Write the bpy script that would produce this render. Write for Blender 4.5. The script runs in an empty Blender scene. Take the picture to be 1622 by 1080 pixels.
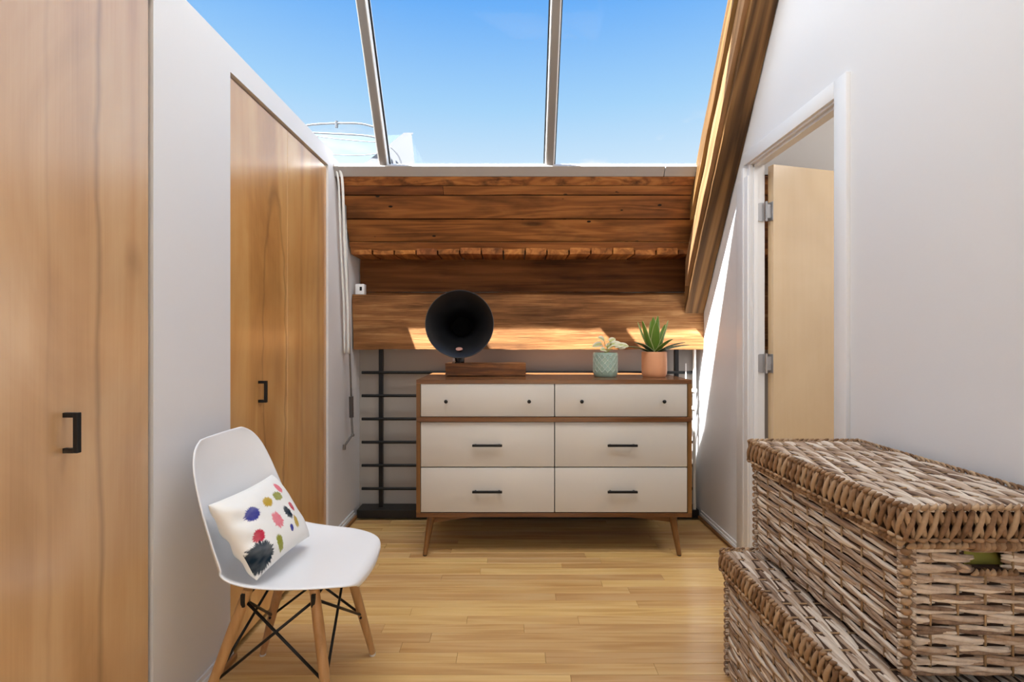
import bpy, bmesh, math, random
from mathutils import Vector, Matrix, noise
random.seed(7)
sc = bpy.context.scene
COL = sc.collection
PI = math.pi
R = math.radians

# ------------------------------------------------------------------ camera, sky, sun, lights, exposure
F = 766.0          # focal length in pixels of a 1622 px wide frame
EYE = 1.12
cam = bpy.data.cameras.new('camera'); camo = bpy.data.objects.new('camera', cam); COL.objects.link(camo)
camo.location = (0, 0, EYE); camo.rotation_euler = (PI/2, 0, 0)
cam.sensor_fit = 'HORIZONTAL'; cam.sensor_width = 36; cam.lens = 36*F/1622
cam.shift_y = -2/1622; cam.clip_start = 0.02
sc.camera = camo
sc.view_settings.view_transform = 'Standard'; sc.view_settings.look = 'None'
sc.view_settings.gamma = 1; sc.view_settings.use_curve_mapping = False
sc.view_settings.exposure = 0.0

world = bpy.data.worlds.new('sky'); sc.world = world; world.use_nodes = True
wt = world.node_tree; wt.nodes.clear()
def wn(t): return wt.nodes.new(t)
wout = wn('ShaderNodeOutputWorld'); wbg = wn('ShaderNodeBackground'); wtc = wn('ShaderNodeTexCoord')
wsep = wn('ShaderNodeSeparateXYZ'); wr = wn('ShaderNodeValToRGB')
wt.links.new(wtc.outputs['Generated'], wsep.inputs[0])
wt.links.new(wsep.outputs['Z'], wr.inputs[0])
els = wr.color_ramp.elements
stops = [(0.0, (0.80, 0.88, 0.95)), (0.33, (0.64, 0.82, 0.99)), (0.43, (0.40, 0.68, 0.985)), (0.57, (0.16, 0.45, 0.965)), (1.0, (0.09, 0.32, 0.86))]
while len(els) < len(stops): els.new(0.5)
for e, (p, c) in zip(els, stops): e.position = p; e.color = (*c, 1)
# a few thin clouds near the horizon
wno = wn('ShaderNodeTexNoise'); wno.inputs['Scale'].default_value = 5; wno.inputs['Detail'].default_value = 5
wmp = wn('ShaderNodeMapping'); wmp.inputs['Scale'].default_value = (1, 1, 3.2); wmp.inputs['Location'].default_value = (0.4, 0.1, 0.2)
wt.links.new(wtc.outputs['Generated'], wmp.inputs[0]); wt.links.new(wmp.outputs[0], wno.inputs['Vector'])
wr2 = wn('ShaderNodeValToRGB'); wr2.color_ramp.elements[0].position = .6; wr2.color_ramp.elements[1].position = .72
wt.links.new(wno.outputs['Fac'], wr2.inputs[0])
wband = wn('ShaderNodeMapRange'); wband.inputs['From Min'].default_value = .42; wband.inputs['From Max'].default_value = .34
wt.links.new(wsep.outputs['Z'], wband.inputs['Value'])
wmul = wn('ShaderNodeMath'); wmul.operation = 'MULTIPLY'
wt.links.new(wr2.outputs[0], wmul.inputs[0]); wt.links.new(wband.outputs[0], wmul.inputs[1])
wmix = wn('ShaderNodeMix'); wmix.data_type = 'RGBA'
wt.links.new(wmul.outputs[0], wmix.inputs[0]); wt.links.new(wr.outputs[0], wmix.inputs[6]); wmix.inputs[7].default_value = (.95, .97, 1, 1)
wt.links.new(wmix.outputs[2], wbg.inputs['Color']); wbg.inputs['Strength'].default_value = 1.0
wt.links.new(wbg.outputs[0], wout.inputs[0])

def light(name, kind, loc, d, power, color, size=None, size_y=None):
    l = bpy.data.lights.new(name, kind); o = bpy.data.objects.new(name, l); COL.objects.link(o)
    o.location = loc; o.rotation_euler = Vector(d).to_track_quat('-Z', 'Y').to_euler()
    l.energy = power; l.color = color
    if kind == 'AREA':
        l.shape = 'RECTANGLE'; l.size = size; l.size_y = size_y or size
    return o
SUN = Vector((.36, .345, -1))
sun = light('sun', 'SUN', (0, 0, 8), SUN, 50.0, (1, .98, .96)); sun.data.angle = R(.55)
light('rear_fill_light', 'AREA', (.05, -2.42, 1.75), (0, 1, -.05), 4, (.96, 1, .98), 1.9, 1.9)  # added fill from behind the camera, no source in view
light('ceiling_fill_light', 'AREA', (-.2, 1.3, 3.52), (0, 0, -1), 45, (.97, 1, .985), 2.0, .9)  # added overhead fill for the room, no fixture behind it
light('side_room_fill_light', 'AREA', (2.2, 1.6, 2.6), (0, 0, -1), 20, (1, .97, .93), .6, .6)  # added fill that brightens the side room and its open door

# ------------------------------------------------------------------ node helper
class M:
    def __init__(s, name):
        s.m = bpy.data.materials.new(name); s.m.use_nodes = True; s.t = s.m.node_tree
        s.t.nodes.clear()
        s.out = s.n('ShaderNodeOutputMaterial'); s.b = s.n('ShaderNodeBsdfPrincipled')
        s.t.links.new(s.b.outputs[0], s.out.inputs[0])
    def n(s, t, **k):
        o = s.t.nodes.new(t)
        for a, v in k.items(): setattr(o, a, v)
        return o
    def put(s, sock, v):
        if v is None: return
        if isinstance(v, bpy.types.NodeSocket): s.t.links.new(v, sock)
        elif sock.type == 'RGBA' and len(v) == 3: sock.default_value = (*v, 1)
        else: sock.default_value = v
    def math(s, op, a, b=None, c=None):
        o = s.n('ShaderNodeMath', operation=op)
        for i, v in enumerate((a, b, c)): s.put(o.inputs[i], v)
        return o.outputs[0]
    def mix(s, f, a, b, mode='MIX'):
        o = s.n('ShaderNodeMix', data_type='RGBA', blend_type=mode)
        s.put(o.inputs[0], f); s.put(o.inputs[6], a); s.put(o.inputs[7], b)
        return o.outputs[2]
    def coord(s, which='Object'): return s.n('ShaderNodeTexCoord').outputs[which]
    def mapping(s, v, scale=(1, 1, 1), rot=(0, 0, 0), loc=(0, 0, 0)):
        o = s.n('ShaderNodeMapping'); s.put(o.inputs['Vector'], v)
        o.inputs['Scale'].default_value = scale; o.inputs['Rotation'].default_value = rot; s.put(o.inputs['Location'], loc)
        return o.outputs[0]
    def noise(s, v, scale=1, detail=2, rough=.5, dist=0):
        o = s.n('ShaderNodeTexNoise'); s.put(o.inputs['Vector'], v)
        o.inputs['Scale'].default_value = scale; o.inputs['Detail'].default_value = detail
        o.inputs['Roughness'].default_value = rough; o.inputs['Distortion'].default_value = dist
        return o.outputs['Fac']
    def vor(s, v, scale=1):
        o = s.n('ShaderNodeTexVoronoi'); s.put(o.inputs['Vector'], v); o.inputs['Scale'].default_value = scale
        return o.outputs['Distance']
    def ramp(s, f, stops):
        o = s.n('ShaderNodeValToRGB'); e = o.color_ramp.elements
        while len(e) < len(stops): e.new(.5)
        for x, (p, c) in zip(e, stops):
            x.position = p; x.color = (*c, 1) if len(c) == 3 else c
        s.put(o.inputs[0], f); return o.outputs[0]
    def rng(s, v, a, b, c=0, d=1):
        o = s.n('ShaderNodeMapRange'); s.put(o.inputs['Value'], v)
        for k, x in zip(('From Min', 'From Max', 'To Min', 'To Max'), (a, b, c, d)): o.inputs[k].default_value = x
        return o.outputs[0]
    def bump(s, h, strength=.3, dist=.005):
        o = s.n('ShaderNodeBump'); o.inputs['Strength'].default_value = strength; o.inputs['Distance'].default_value = dist
        s.put(o.inputs['Height'], h); s.t.links.new(o.outputs[0], s.b.inputs['Normal'])
    def rand(s): return s.n('ShaderNodeObjectInfo').outputs['Random']
    def island(s): return s.n('ShaderNodeNewGeometry').outputs['Random Per Island']
    def set(s, color=None, rough=None, metal=None, spec=None, coat=None, coat_rough=None):
        for k, v in (('Base Color', color), ('Roughness', rough), ('Metallic', metal), ('Specular IOR Level', spec), ('Coat Weight', coat), ('Coat Roughness', coat_rough)):
            if v is not None: s.put(s.b.inputs[k], v)
        return s

def S(r, g, b):      # sRGB 0-255 to linear
    f = lambda c: (c/255)/12.92 if c <= 10 else ((c/255 + .055)/1.055)**2.4
    return (f(r), f(g), f(b))

def plain(name, c, rough=.5, metal=0, spec=.5, nz=0, nscale=40, var=0):
    m = M(name); m.set(c, rough, metal, spec)
    if nz: m.bump(m.noise(m.coord(), nscale, 3), nz, .003)
    if var:
        f = m.noise(m.coord(), 3, 3)
        m.put(m.b.inputs['Base Color'], m.mix(m.rng(f, .3, .7), tuple(x*(1-var) for x in c), tuple(min(1, x*(1+var)) for x in c)))
    return m.m

def wood(name, dark, mid, light_, axis='x', along=.7, across=7, ring=22, rot=(0, 0, 0), rough=.5, rnd=.35, ringw=.5, bump=.25,
         knots=0, nails=False, spec=.4, coat=0, coat_rough=.2, blotch=.0, fine_amt=.35):
    m = M(name)
    rv = m.rand()
    off = m.n('ShaderNodeCombineXYZ')
    for i, k in enumerate((13.0, 7.3, 5.1)): m.put(off.inputs[i], m.math('MULTIPLY', rv, k))
    add = m.n('ShaderNodeVectorMath', operation='ADD')
    base = m.mapping(m.coord(), rot=rot)
    m.put(add.inputs[0], base); m.put(add.inputs[1], off.outputs[0])
    v = add.outputs[0]
    def sc3(a, c): return tuple(a if ax == axis else c for ax in 'xyz')
    n1 = m.noise(m.mapping(v, sc3(along, across)), 1, 2.5, .5, .25)
    rings = m.math('MULTIPLY_ADD', m.math('SINE', m.math('MULTIPLY', n1, ring*PI)), .5, .5)
    fine = m.noise(m.mapping(v, sc3(along*5, across*26)), 1, 3, .6)
    tone = m.noise(m.mapping(v, sc3(along*1.3, across*.5)), 1, 2)
    f = m.math('ADD', m.math('MULTIPLY', rings, ringw), m.math('MULTIPLY', tone, 1-ringw))
    f = m.math('ADD', f, m.math('MULTIPLY', m.math('SUBTRACT', fine, .5), fine_amt))
    c = m.ramp(f, [(.12, dark), (.5, mid), (.85, light_)])
    val = m.math('MULTIPLY_ADD', rv, rnd, 1-rnd/2)
    hsv = m.n('ShaderNodeHueSaturation'); m.put(hsv.inputs['Color'], c); m.put(hsv.inputs['Value'], val)
    m.put(hsv.inputs['Hue'], m.math('MULTIPLY_ADD', rv, .012, .494))
    c = hsv.outputs[0]
    if blotch:
        bl = m.rng(m.noise(m.mapping(v, sc3(along*2.5, across*.8)), 1, 4, .65), .5, .68)
        c = m.mix(m.math('MULTIPLY', bl, blotch), c, tuple(x*.25 for x in dark))
    if knots:
        kd = m.vor(m.mapping(v, sc3(1.6, 6.5)), 1)
        k = m.rng(kd, .12, .05)
        c = m.mix(m.math('MULTIPLY', k, knots), c, tuple(x*.3 for x in dark))
    if nails:
        kd = m.vor(m.mapping(v, sc3(6, 12)), 1)
        c = m.mix(m.rng(kd, .085, .06), c, (.008, .005, .003))
    m.set(c, rough, 0, spec, coat, coat_rough)
    m.bump(m.math('ADD', fine, m.math('MULTIPLY', rings, .4)), bump, .002)
    return m.m

# ------------------------------------------------------------------ geometry helpers
def V(*a): return Vector(a)
def box(bm, x0, x1, y0, y1, z0, z1, bevel=0, seg=2):
    vs = [bm.verts.new((x, y, z)) for x in (x0, x1) for y in (y0, y1) for z in (z0, z1)]
    fs = [(0, 1, 3, 2), (4, 6, 7, 5), (0, 4, 5, 1), (2, 3, 7, 6), (0, 2, 6, 4), (1, 5, 7, 3)]
    fc = [bm.faces.new([vs[i] for i in f]) for f in fs]
    if bevel:
        es = list({e for f in fc for e in f.edges})
        bmesh.ops.bevel(bm, geom=es, offset=bevel, segments=seg, profile=.5, affect='EDGES')
def hexa(bm, p, div=(1, 1, 1), amp=0, nscale=6, seed=0):
    """subdivided hexahedron; p[i] with i = 4*u + 2*v + w, roughened by noise"""
    nu, nv, nw = div; cache = {}
    def pos(a, b, c):
        if (a, b, c) in cache: return cache[a, b, c]
        u, v, w = a/nu, b/nv, c/nw; q = Vector()
        for i in range(8):
            k = (u if i & 4 else 1-u)*(v if i & 2 else 1-v)*(w if i & 1 else 1-w)
            q += p[i]*k
        if amp:
            s = Vector((seed*3.1, seed*1.7, seed*.9))
            q += noise.noise_vector(q*nscale + s)*amp + noise.noise_vector(q*nscale*4 + s)*amp*.35
        cache[a, b, c] = bm.verts.new(q); return cache[a, b, c]
    def quad(*k): bm.faces.new([pos(*x) for x in k])
    for a in range(nu):
        for b in range(nv):
            quad((a, b, 0), (a, b+1, 0), (a+1, b+1, 0), (a+1, b, 0)); quad((a, b, nw), (a+1, b, nw), (a+1, b+1, nw), (a, b+1, nw))
    for a in range(nu):
        for c in range(nw):
            quad((a, 0, c), (a+1, 0, c), (a+1, 0, c+1), (a, 0, c+1)); quad((a, nv, c), (a, nv, c+1), (a+1, nv, c+1), (a+1, nv, c))
    for b in range(nv):
        for c in range(nw):
            quad((0, b, c), (0, b, c+1), (0, b+1, c+1), (0, b+1, c)); quad((nu, b, c), (nu, b+1, c), (nu, b+1, c+1), (nu, b, c+1))
    bmesh.ops.recalc_face_normals(bm, faces=bm.faces[:])
def rbox(bm, x0, x1, y0, y1, z0, z1, div, amp, nscale=6, seed=0):
    hexa(bm, [V(x, y, z) for x in (x0, x1) for y in (y0, y1) for z in (z0, z1)], div, amp, nscale, seed)
def frame_at(d):
    d = d.normalized(); a = Vector((0, 0, 1)) if abs(d.z) < .9 else Vector((1, 0, 0))
    s = d.cross(a).normalized(); return s, s.cross(d).normalized()
def tube(bm, pts, r, seg=10, caps=True):
    pts = [Vector(p) for p in pts]; rs = r if isinstance(r, (list, tuple)) else [r]*len(pts); rings = []
    ps = None
    for i, p in enumerate(pts):
        d = (pts[min(i+1, len(pts)-1)] - pts[max(i-1, 0)])
        s, t = frame_at(d)
        if ps is not None:
            dn = d.normalized(); s = (ps - dn*ps.dot(dn)).normalized(); t = s.cross(dn).normalized()
        ps = s
        rings.append([bm.verts.new(p + (s*math.cos(2*PI*k/seg) + t*math.sin(2*PI*k/seg))*rs[i]) for k in range(seg)])
    for a, b in zip(rings, rings[1:]):
        for k in range(seg): bm.faces.new((a[k], a[(k+1) % seg], b[(k+1) % seg], b[k]))
    if caps:
        bm.faces.new(rings[0][::-1]); bm.faces.new(rings[-1])
def lathe(bm, prof, c=(0, 0, 0), seg=40, axis='z'):
    rings = []
    for r, h in prof:
        ring = []
        for k in range(seg):
            a = 2*PI*k/seg
            q = (r*math.cos(a), r*math.sin(a), h) if axis == 'z' else (r*math.cos(a), h, r*math.sin(a))
            ring.append(bm.verts.new(Vector(c) + Vector(q)))
        rings.append(ring)
    for a, b in zip(rings, rings[1:]):
        for k in range(seg): bm.faces.new((a[k], a[(k+1) % seg], b[(k+1) % seg], b[k]))
    bm.faces.new(rings[0]); bm.faces.new(rings[-1])
    bmesh.ops.recalc_face_normals(bm, faces=bm.faces[:])
def spline(pts, n):
    pts = [Vector(p) for p in pts]; out = []
    for i in range(len(pts)-1):
        a, b = pts[i], pts[i+1]; p0 = pts[i-1] if i else a*2-b; p3 = pts[i+2] if i+2 < len(pts) else b*2-a
        for k in range(n):
            t = k/n
            out.append(.5*((2*a) + (b-p0)*t + (2*p0-5*a+4*b-p3)*t*t + (3*a-p0-3*b+p3)*t**3))
    out.append(pts[-1]); return out

OFF = {}
def new(): return bmesh.new()
def obj(name, bm, mat, parent=None, smooth=False, auto=None, loc=None):
    """links bm (world coordinates) as one mesh object"""
    off = OFF[parent.name] if parent else Vector(loc or (0, 0, 0))
    if off.length: bmesh.ops.translate(bm, verts=bm.verts[:], vec=-off)
    me = bpy.data.meshes.new(name); bm.to_mesh(me); bm.free()
    if mat: me.materials.append(mat)
    if smooth or auto:
        me.shade_smooth()
        if auto: me.set_sharp_from_angle(angle=R(auto))
    o = bpy.data.objects.new(name, me); COL.objects.link(o)
    if parent: o.parent = parent
    else: o.location = off
    OFF[o.name] = off
    return o
def tag(o, label=None, cat=None, group=None, kind=None):
    for k, v in (('label', label), ('category', cat), ('group', group), ('kind', kind)):
        if v: o[k] = v
    return o
def thing(name, loc, label, cat, group=None, kind=None):
    o = bpy.data.objects.new(name, None); COL.objects.link(o); o.location = loc; o.empty_display_size = .05
    OFF[o.name] = Vector(loc)
    return tag(o, label, cat, group, kind)

# ------------------------------------------------------------------ materials
WALL = plain('white_paint', S(226, 226, 229), .55, nz=.04, nscale=160)
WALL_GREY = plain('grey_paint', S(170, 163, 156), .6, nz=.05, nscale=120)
TRIMP = plain('trim_paint', S(232, 232, 234), .35, nz=.02, nscale=60)
CEIL = plain('ceiling_paint', S(228, 226, 224), .6)
ALU = plain('painted_aluminium', S(165, 160, 157), .42, 0, .5)
BLACK = plain('black_metal', S(22, 22, 24), .38, .3)
BLACKP = plain('black_paint', S(25, 24, 24), .45, var=.2)
STEEL = plain('brushed_steel', S(190, 190, 192), .32, .9, nz=.1, nscale=200)
BEAM = wood('old_beam_timber', S(62, 36, 18), S(142, 96, 56), S(196, 150, 100), 'x', .6, 9, 9, rough=.75, rnd=.08, ringw=.16, bump=.6, knots=.5, blotch=.5, spec=.2, fine_amt=.75)
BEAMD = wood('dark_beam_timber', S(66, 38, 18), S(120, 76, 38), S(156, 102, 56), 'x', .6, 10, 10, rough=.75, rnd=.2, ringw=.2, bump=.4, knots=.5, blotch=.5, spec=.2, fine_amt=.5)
PLANKW = wood('reclaimed_plank', S(78, 43, 19), S(142, 88, 45), S(184, 124, 70), 'x', .8, 9, 14, rough=.6, rnd=.45, ringw=.22, bump=.3, knots=.7, nails=True, blotch=.5, spec=.3, fine_amt=.5)
PLANKS = wood('stained_plank', S(90, 46, 20), S(150, 92, 46), S(180, 120, 66), 'x', 3, 14, 14, rough=.65, rnd=.1, ringw=.3, bump=.4, blotch=.9, spec=.3)
DECKW = wood('deck_board', S(84, 46, 20), S(160, 98, 48), S(196, 132, 72), 'y', 1.5, 16, 8, rough=.7, rnd=.6, ringw=.25, bump=.4, blotch=.5, spec=.25)
RAFT = wood('rafter_timber', S(60, 40, 22), S(114, 82, 48), S(150, 112, 68), 'y', .42, 7, 12, rot=(R(57.7), 0, 0), rough=.6, rnd=.05, ringw=.42, bump=.35, spec=.25)
RAFTL = wood('fresh_cut_timber', S(112, 80, 54), S(144, 106, 74), S(166, 126, 92), 'y', .6, 14, 8, rot=(R(57.7), 0, 0), rough=.7, rnd=.05, ringw=.3, bump=.5, spec=.2)
OAK = wood('oak_strip', S(182, 134, 76), S(212, 170, 110), S(224, 188, 132), 'x', 1.0, 20, 9, rough=.27, rnd=.24, ringw=.22, bump=.05, spec=.5, fine_amt=.4)
SHOE = wood('oak_shoe_moulding', S(92, 58, 28), S(132, 90, 50), S(156, 112, 68), 'y', 1, 20, 10, rough=.4)
WALNUT = wood('walnut_veneer', S(70, 42, 22), S(112, 74, 42), S(138, 96, 58), 'x', .8, 24, 8, rough=.22, rnd=.08, ringw=.2, bump=.06, spec=.5)
WALNUTV = wood('walnut_leg', S(84, 52, 26), S(124, 84, 46), S(150, 106, 62), 'z', .8, 30, 8, rough=.3, rnd=.1, ringw=.2, bump=.06)
BLOCK = wood('horn_block_wood', S(50, 25, 10), S(126, 78, 34), S(180, 124, 62), 'x', 1.6, 22, 10, rough=.45, rnd=.05, ringw=.25, bump=.3, blotch=.6, fine_amt=.6)
BEECH = wood('beech_dowel', S(158, 116, 72), S(184, 140, 94), S(200, 158, 112), 'z', 1.2, 40, 6, rough=.4, rnd=.08, ringw=.2, bump=.04)
LACQ = plain('white_lacquer', S(206, 202, 196), .3, nz=.015, nscale=90)
PLASTIC = plain('white_plastic', S(240, 240, 242), .32)
GLASS = M('skylight_glass')
_tr = GLASS.n('ShaderNodeBsdfTransparent'); _gl = GLASS.n('ShaderNodeBsdfGlossy'); _gl.inputs['Roughness'].default_value = .02
_mx = GLASS.n('ShaderNodeMixShader'); _ge = GLASS.n('ShaderNodeNewGeometry'); _dt = GLASS.n('ShaderNodeVectorMath', operation='DOT_PRODUCT')
GLASS.t.links.new(_ge.outputs['Incoming'], _dt.inputs[0]); GLASS.t.links.new(_ge.outputs['Normal'], _dt.inputs[1])
_f = GLASS.math('MULTIPLY_ADD', GLASS.math('POWER', GLASS.math('SUBTRACT', 1, GLASS.math('ABSOLUTE', _dt.outputs['Value'])), 5), .03, .002)
_tr.inputs[0].default_value = (.98, .99, .99, 1)
GLASS.t.links.new(_f, _mx.inputs[0]); GLASS.t.links.new(_tr.outputs[0], _mx.inputs[1]); GLASS.t.links.new(_gl.outputs[0], _mx.inputs[2])
GLASS.t.links.new(_mx.outputs[0], GLASS.out.inputs[0]); GLASS = GLASS.m

def veneer(name, dark, mid, light_, feats):
    """birch plywood face; feats = streaks and eyes at (y, z) of the board"""
    m = M(name); v = m.coord()
    sep = m.n('ShaderNodeSeparateXYZ'); m.put(sep.inputs[0], v); y, z = sep.outputs['Y'], sep.outputs['Z']
    n1 = m.noise(m.mapping(v, (1, 5, .55)), 1, 3, .5, .6)
    rings = m.math('MULTIPLY_ADD', m.math('SINE', m.math('MULTIPLY', n1, 17)), .5, .5)
    fine = m.noise(m.mapping(v, (1, 170, 3)), 1, 3, .6)
    tone = m.noise(m.mapping(v, (1, 3.2, 1.5)), 1, 4, .55, 1.2)
    f = m.math('ADD', m.math('MULTIPLY', rings, .22), m.math('MULTIPLY', tone, .62))
    f = m.math('ADD', f, m.math('MULTIPLY', fine, .16))
    c = m.ramp(f, [(.25, dark), (.5, mid), (.75, light_)])
    wob = m.math('SUBTRACT', m.noise(m.mapping(v, (1, 2, 2.2)), 1, 3), .5)
    wob2 = m.math('SUBTRACT', m.noise(m.mapping(v, (1, 9, 7)), 1, 3), .5)
    dk = tuple(a*.5 for a in dark)
    for ft in feats:
        if ft[0] == 'streak':
            _, y0, wd, st = ft
            d = m.math('ABSOLUTE', m.math('ADD', m.math('SUBTRACT', y, y0), m.math('MULTIPLY_ADD', wob2, .012, m.math('MULTIPLY', wob, .05))))
            k = m.math('MULTIPLY', m.rng(d, wd, 0), st)
        else:
            _, y0, z0, ry, rz, wd, st = ft
            a = m.math('DIVIDE', m.math('ADD', m.math('SUBTRACT', y, y0), m.math('MULTIPLY', wob2, .05)), ry)
            b = m.math('DIVIDE', m.math('ADD', m.math('SUBTRACT', z, z0), m.math('MULTIPLY', wob, .16)), rz)
            d = m.math('SQRT', m.math('ADD', m.math('MULTIPLY', a, a), m.math('MULTIPLY', b, b)))
            if ft[0] == 'ring': k = m.math('MULTIPLY', m.rng(m.math('ABSOLUTE', m.math('SUBTRACT', d, 1)), wd, 0), st)
            else: k = m.math('MULTIPLY', m.rng(d, 1, wd), st)
        c = m.mix(k, c, dk)
    m.set(c, .4, 0, .5, 1, .27); m.b.inputs['Coat IOR'].default_value = 2.3
    m.bump(fine, .05, .001)
    return m.m
VEN1 = veneer('birch_veneer_near', S(178, 134, 88), S(206, 162, 114), S(220, 182, 136), [('streak', -.17, .012, .5), ('eye', -.065, 1.32, .035, .07, .2, .35), ('streak', -.30, .008, .15)])
VEN2 = veneer('birch_veneer_far', S(178, 122, 62), S(212, 156, 88), S(228, 180, 114), [('ring', .34, 1.02, .10, .72, .09, .5), ('eye', .34, 1.0, .09, .62, .1, .22), ('streak', .60, .02, .25), ('streak', .80, .03, .3)])
VEN3 = veneer('birch_veneer_open', S(206, 174, 130), S(217, 187, 144), S(225, 198, 156), [])

# ------------------------------------------------------------------ room shell
XL, XR, YB = -.99, 1.19, 3.16
SL = 1.58                                  # roof pitch
def roof_z(y): return 2.087 - SL*(y - 2.714)

# floor: slab below, strips above
bm = new(); box(bm, -2.7, 3.3, -2.6, 3.3, -.12, -.014)
floor = obj('floor', bm, OAK); tag(floor, 'light oak strip floor running wall to wall', 'floor', kind='structure')
joints = {0: [723.6, 864], 1: [635], 2: [682], 3: [607, 830], 4: [740, 916], 5: [651], -1: [1039], -2: [905], 8: [996], 9: [953], 11: [761], 7: [880], 6: [1010], 10: [700, 1050], 12: [600, 890]}
PW = .0578
rng_ = random.Random(3)
for k in range(-3, 23):
    y1 = 1.733 - k*PW*-1; y0 = y1 - PW
    ym = (y0+y1)/2
    js = joints.get(k)
    xs = [(p-811)/F*ym for p in js] if js else [rng_.uniform(-.8, -.1), rng_.uniform(.1, .9)]
    xs = [XL] + sorted(xs) + [XR]
    for a, b in zip(xs, xs[1:]):
        bm = new(); box(bm, a+.0004, b-.0004, y0+.0004, y1-.0004, -.016, rng_.uniform(-.0006, 0), .0008, 1)
        obj('plank', bm, OAK, floor)
# remaining floor as two broad fields, out of view
bm = new()
box(bm, XL, XR, -2.5, 1.733-4*PW, -.016, 0); box(bm, 1.19, 3.2, .8, 3.16, -.016, 0)
obj('floor_field', bm, OAK, floor)

# left wall: closet front with two door openings, top at 2.15
CT = 2.152
D1 = (.45, 1.335); D2 = (1.70, 2.606); DT = 2.062
bm = new()
T = .10
box(bm, XL-T, XL, -2.5, D1[0], 0, CT); box(bm, XL-T, XL, D1[0], D1[1], DT, CT)
box(bm, XL-T, XL, D1[1], D2[0], 0, CT); box(bm, XL-T, XL, D2[0], D2[1], DT, CT)
box(bm, XL-T, XL, D2[1], 2.672, 0, CT)
# beyond the closet the wall runs on under the roof slope to the back corner
pts = [(2.672, 0), (3.2, 0), (3.2, 1.76), (2.985, 1.76), (2.765, 2.11), (2.672, 2.11)]
f1 = [bm.verts.new((XL-.006, y, z)) for y, z in pts]; f2 = [bm.verts.new((XL-T, y, z)) for y, z in pts]
bm.faces.new(f1); bm.faces.new(f2[::-1])
for i in range(len(pts)): bm.faces.new((f1[i], f2[i], f2[(i+1) % 6], f1[(i+1) % 6]))
# closet top and back
box(bm, -2.65, XL-T, -2.5, 2.672, CT-.04, CT)
bmesh.ops.recalc_face_normals(bm, faces=bm.faces[:])
tag(obj('wall_left', bm, WALL), 'white painted closet wall holding both wood doors', 'wall', kind='structure')
bm = new(); box(bm, XL-.7, XL-.65, .3, 2.7, 0, 2.1)
tag(obj('wall_closet', bm, WALL), 'plain wall inside the closet behind the wood doors', 'wall', kind='structure')

# right wall with door opening
OY0, OY1, OZ = 1.768, 2.412, 1.995
bm = new()
XO = XR + .064
ztop = 3.65
def wall_piece(y0, y1, z0):
    """vertical piece of the right wall cut by the roof slope"""
    ys = [y0, y1]
    pl = [(y0, z0), (y1, z0), (y1, min(ztop, roof_z(y1)+.06))]
    yk = 2.714 - (ztop-.06-2.087)/SL
    if y0 < yk < y1: pl.append((yk, ztop))
    pl.append((y0, min(ztop, roof_z(y0)+.06)))
    a = [bm.verts.new((XR, y, z)) for y, z in pl]; b = [bm.verts.new((XO, y, z)) for y, z in pl]
    bm.faces.new(a); bm.faces.new(b[::-1])
    for i in range(len(pl)): bm.faces.new((a[i], b[i], b[(i+1) % len(pl)], a[(i+1) % len(pl)]))
wall_piece(-2.5, OY0, 0); wall_piece(OY0, OY1, OZ); wall_piece(OY1, YB, 0)
bmesh.ops.recalc_face_normals(bm, faces=bm.faces[:])
tag(obj('wall_right', bm, WALL), 'tall white wall with the open doorway', 'wall', kind='structure')

# back wall below the beam, both rooms
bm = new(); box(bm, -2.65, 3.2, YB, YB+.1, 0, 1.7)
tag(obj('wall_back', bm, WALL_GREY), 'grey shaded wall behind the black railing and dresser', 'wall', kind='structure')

# behind the camera and above
bm = new()
box(bm, -2.65, -1.0, -2.6, -2.5, 0, 3.7); box(bm, 1.1, 3.2, -2.6, -2.5, 0, 3.7)
box(bm, -1.0, 1.1, -2.6, -2.5, 0, .75); box(bm, -1.0, 1.1, -2.6, -2.5, 2.75, 3.7)
tag(obj('wall_rear', bm, WALL), 'white wall with an added window opening behind the camera', 'wall', kind='structure')
bm = new()  # unseen window, added so fill daylight can enter
for a, b, c, d in ((-1, 1.1, .75, .81), (-1, 1.1, 2.69, 2.75), (-1, -.94, .75, 2.75), (1.04, 1.1, .75, 2.75), (.02, .08, .75, 2.75)):
    box(bm, a, b, -2.58, -2.52, c, d)
tag(obj('added_window', bm, TRIMP), 'white framed window added behind the camera for fill light', 'window', kind='structure')
bm = new(); box(bm, -2.75, -2.65, -2.6, 3.2, 0, 3.7)
tag(obj('wall_far_left', bm, WALL), 'white wall beyond the closet top', 'wall', kind='structure')
yk = 2.714 - (3.6-2.087)/SL
YT = 1.92                                   # upper end of the skylight opening
bm = new()
box(bm, -2.7, XR+.1, -2.6, yk+.05, 3.6, 3.7)
def slope_slab(x0, x1, y0, y1, th, up=0):
    n = V(0, SL, 1).normalized()
    p = []
    for x in (x0, x1):
        for y in (y0, y1):
            q = V(x, y, roof_z(y)) + n*up
            p += [q, q + n*th]
    hexa(bm, p)
slope_slab(-2.7, XR+.1, yk, YT, .12)
slope_slab(-2.7, -1.66, YT, 2.75, .12)
tag(obj('ceiling', bm, CEIL), 'white ceiling above the skylight', 'ceiling', kind='structure')

# side room seen through the doorway
bm = new(); slope_slab(XO, 3.2, 2.05, 2.735, .1); box(bm, XO, 3.2, .7, 2.12, 3.02, 3.12)
tag(obj('ceiling_side_room', bm, CEIL), 'pale sloping ceiling of the room beyond the doorway', 'ceiling', kind='structure')
bm = new(); box(bm, 3.2, 3.3, .6, 3.2, 0, 3.2); box(bm, XO, 3.2, .6, .7, 0, 3.2)
tag(obj('wall_side_room', bm, WALL), 'pale wall of the room beyond the doorway', 'wall', kind='structure')

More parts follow.
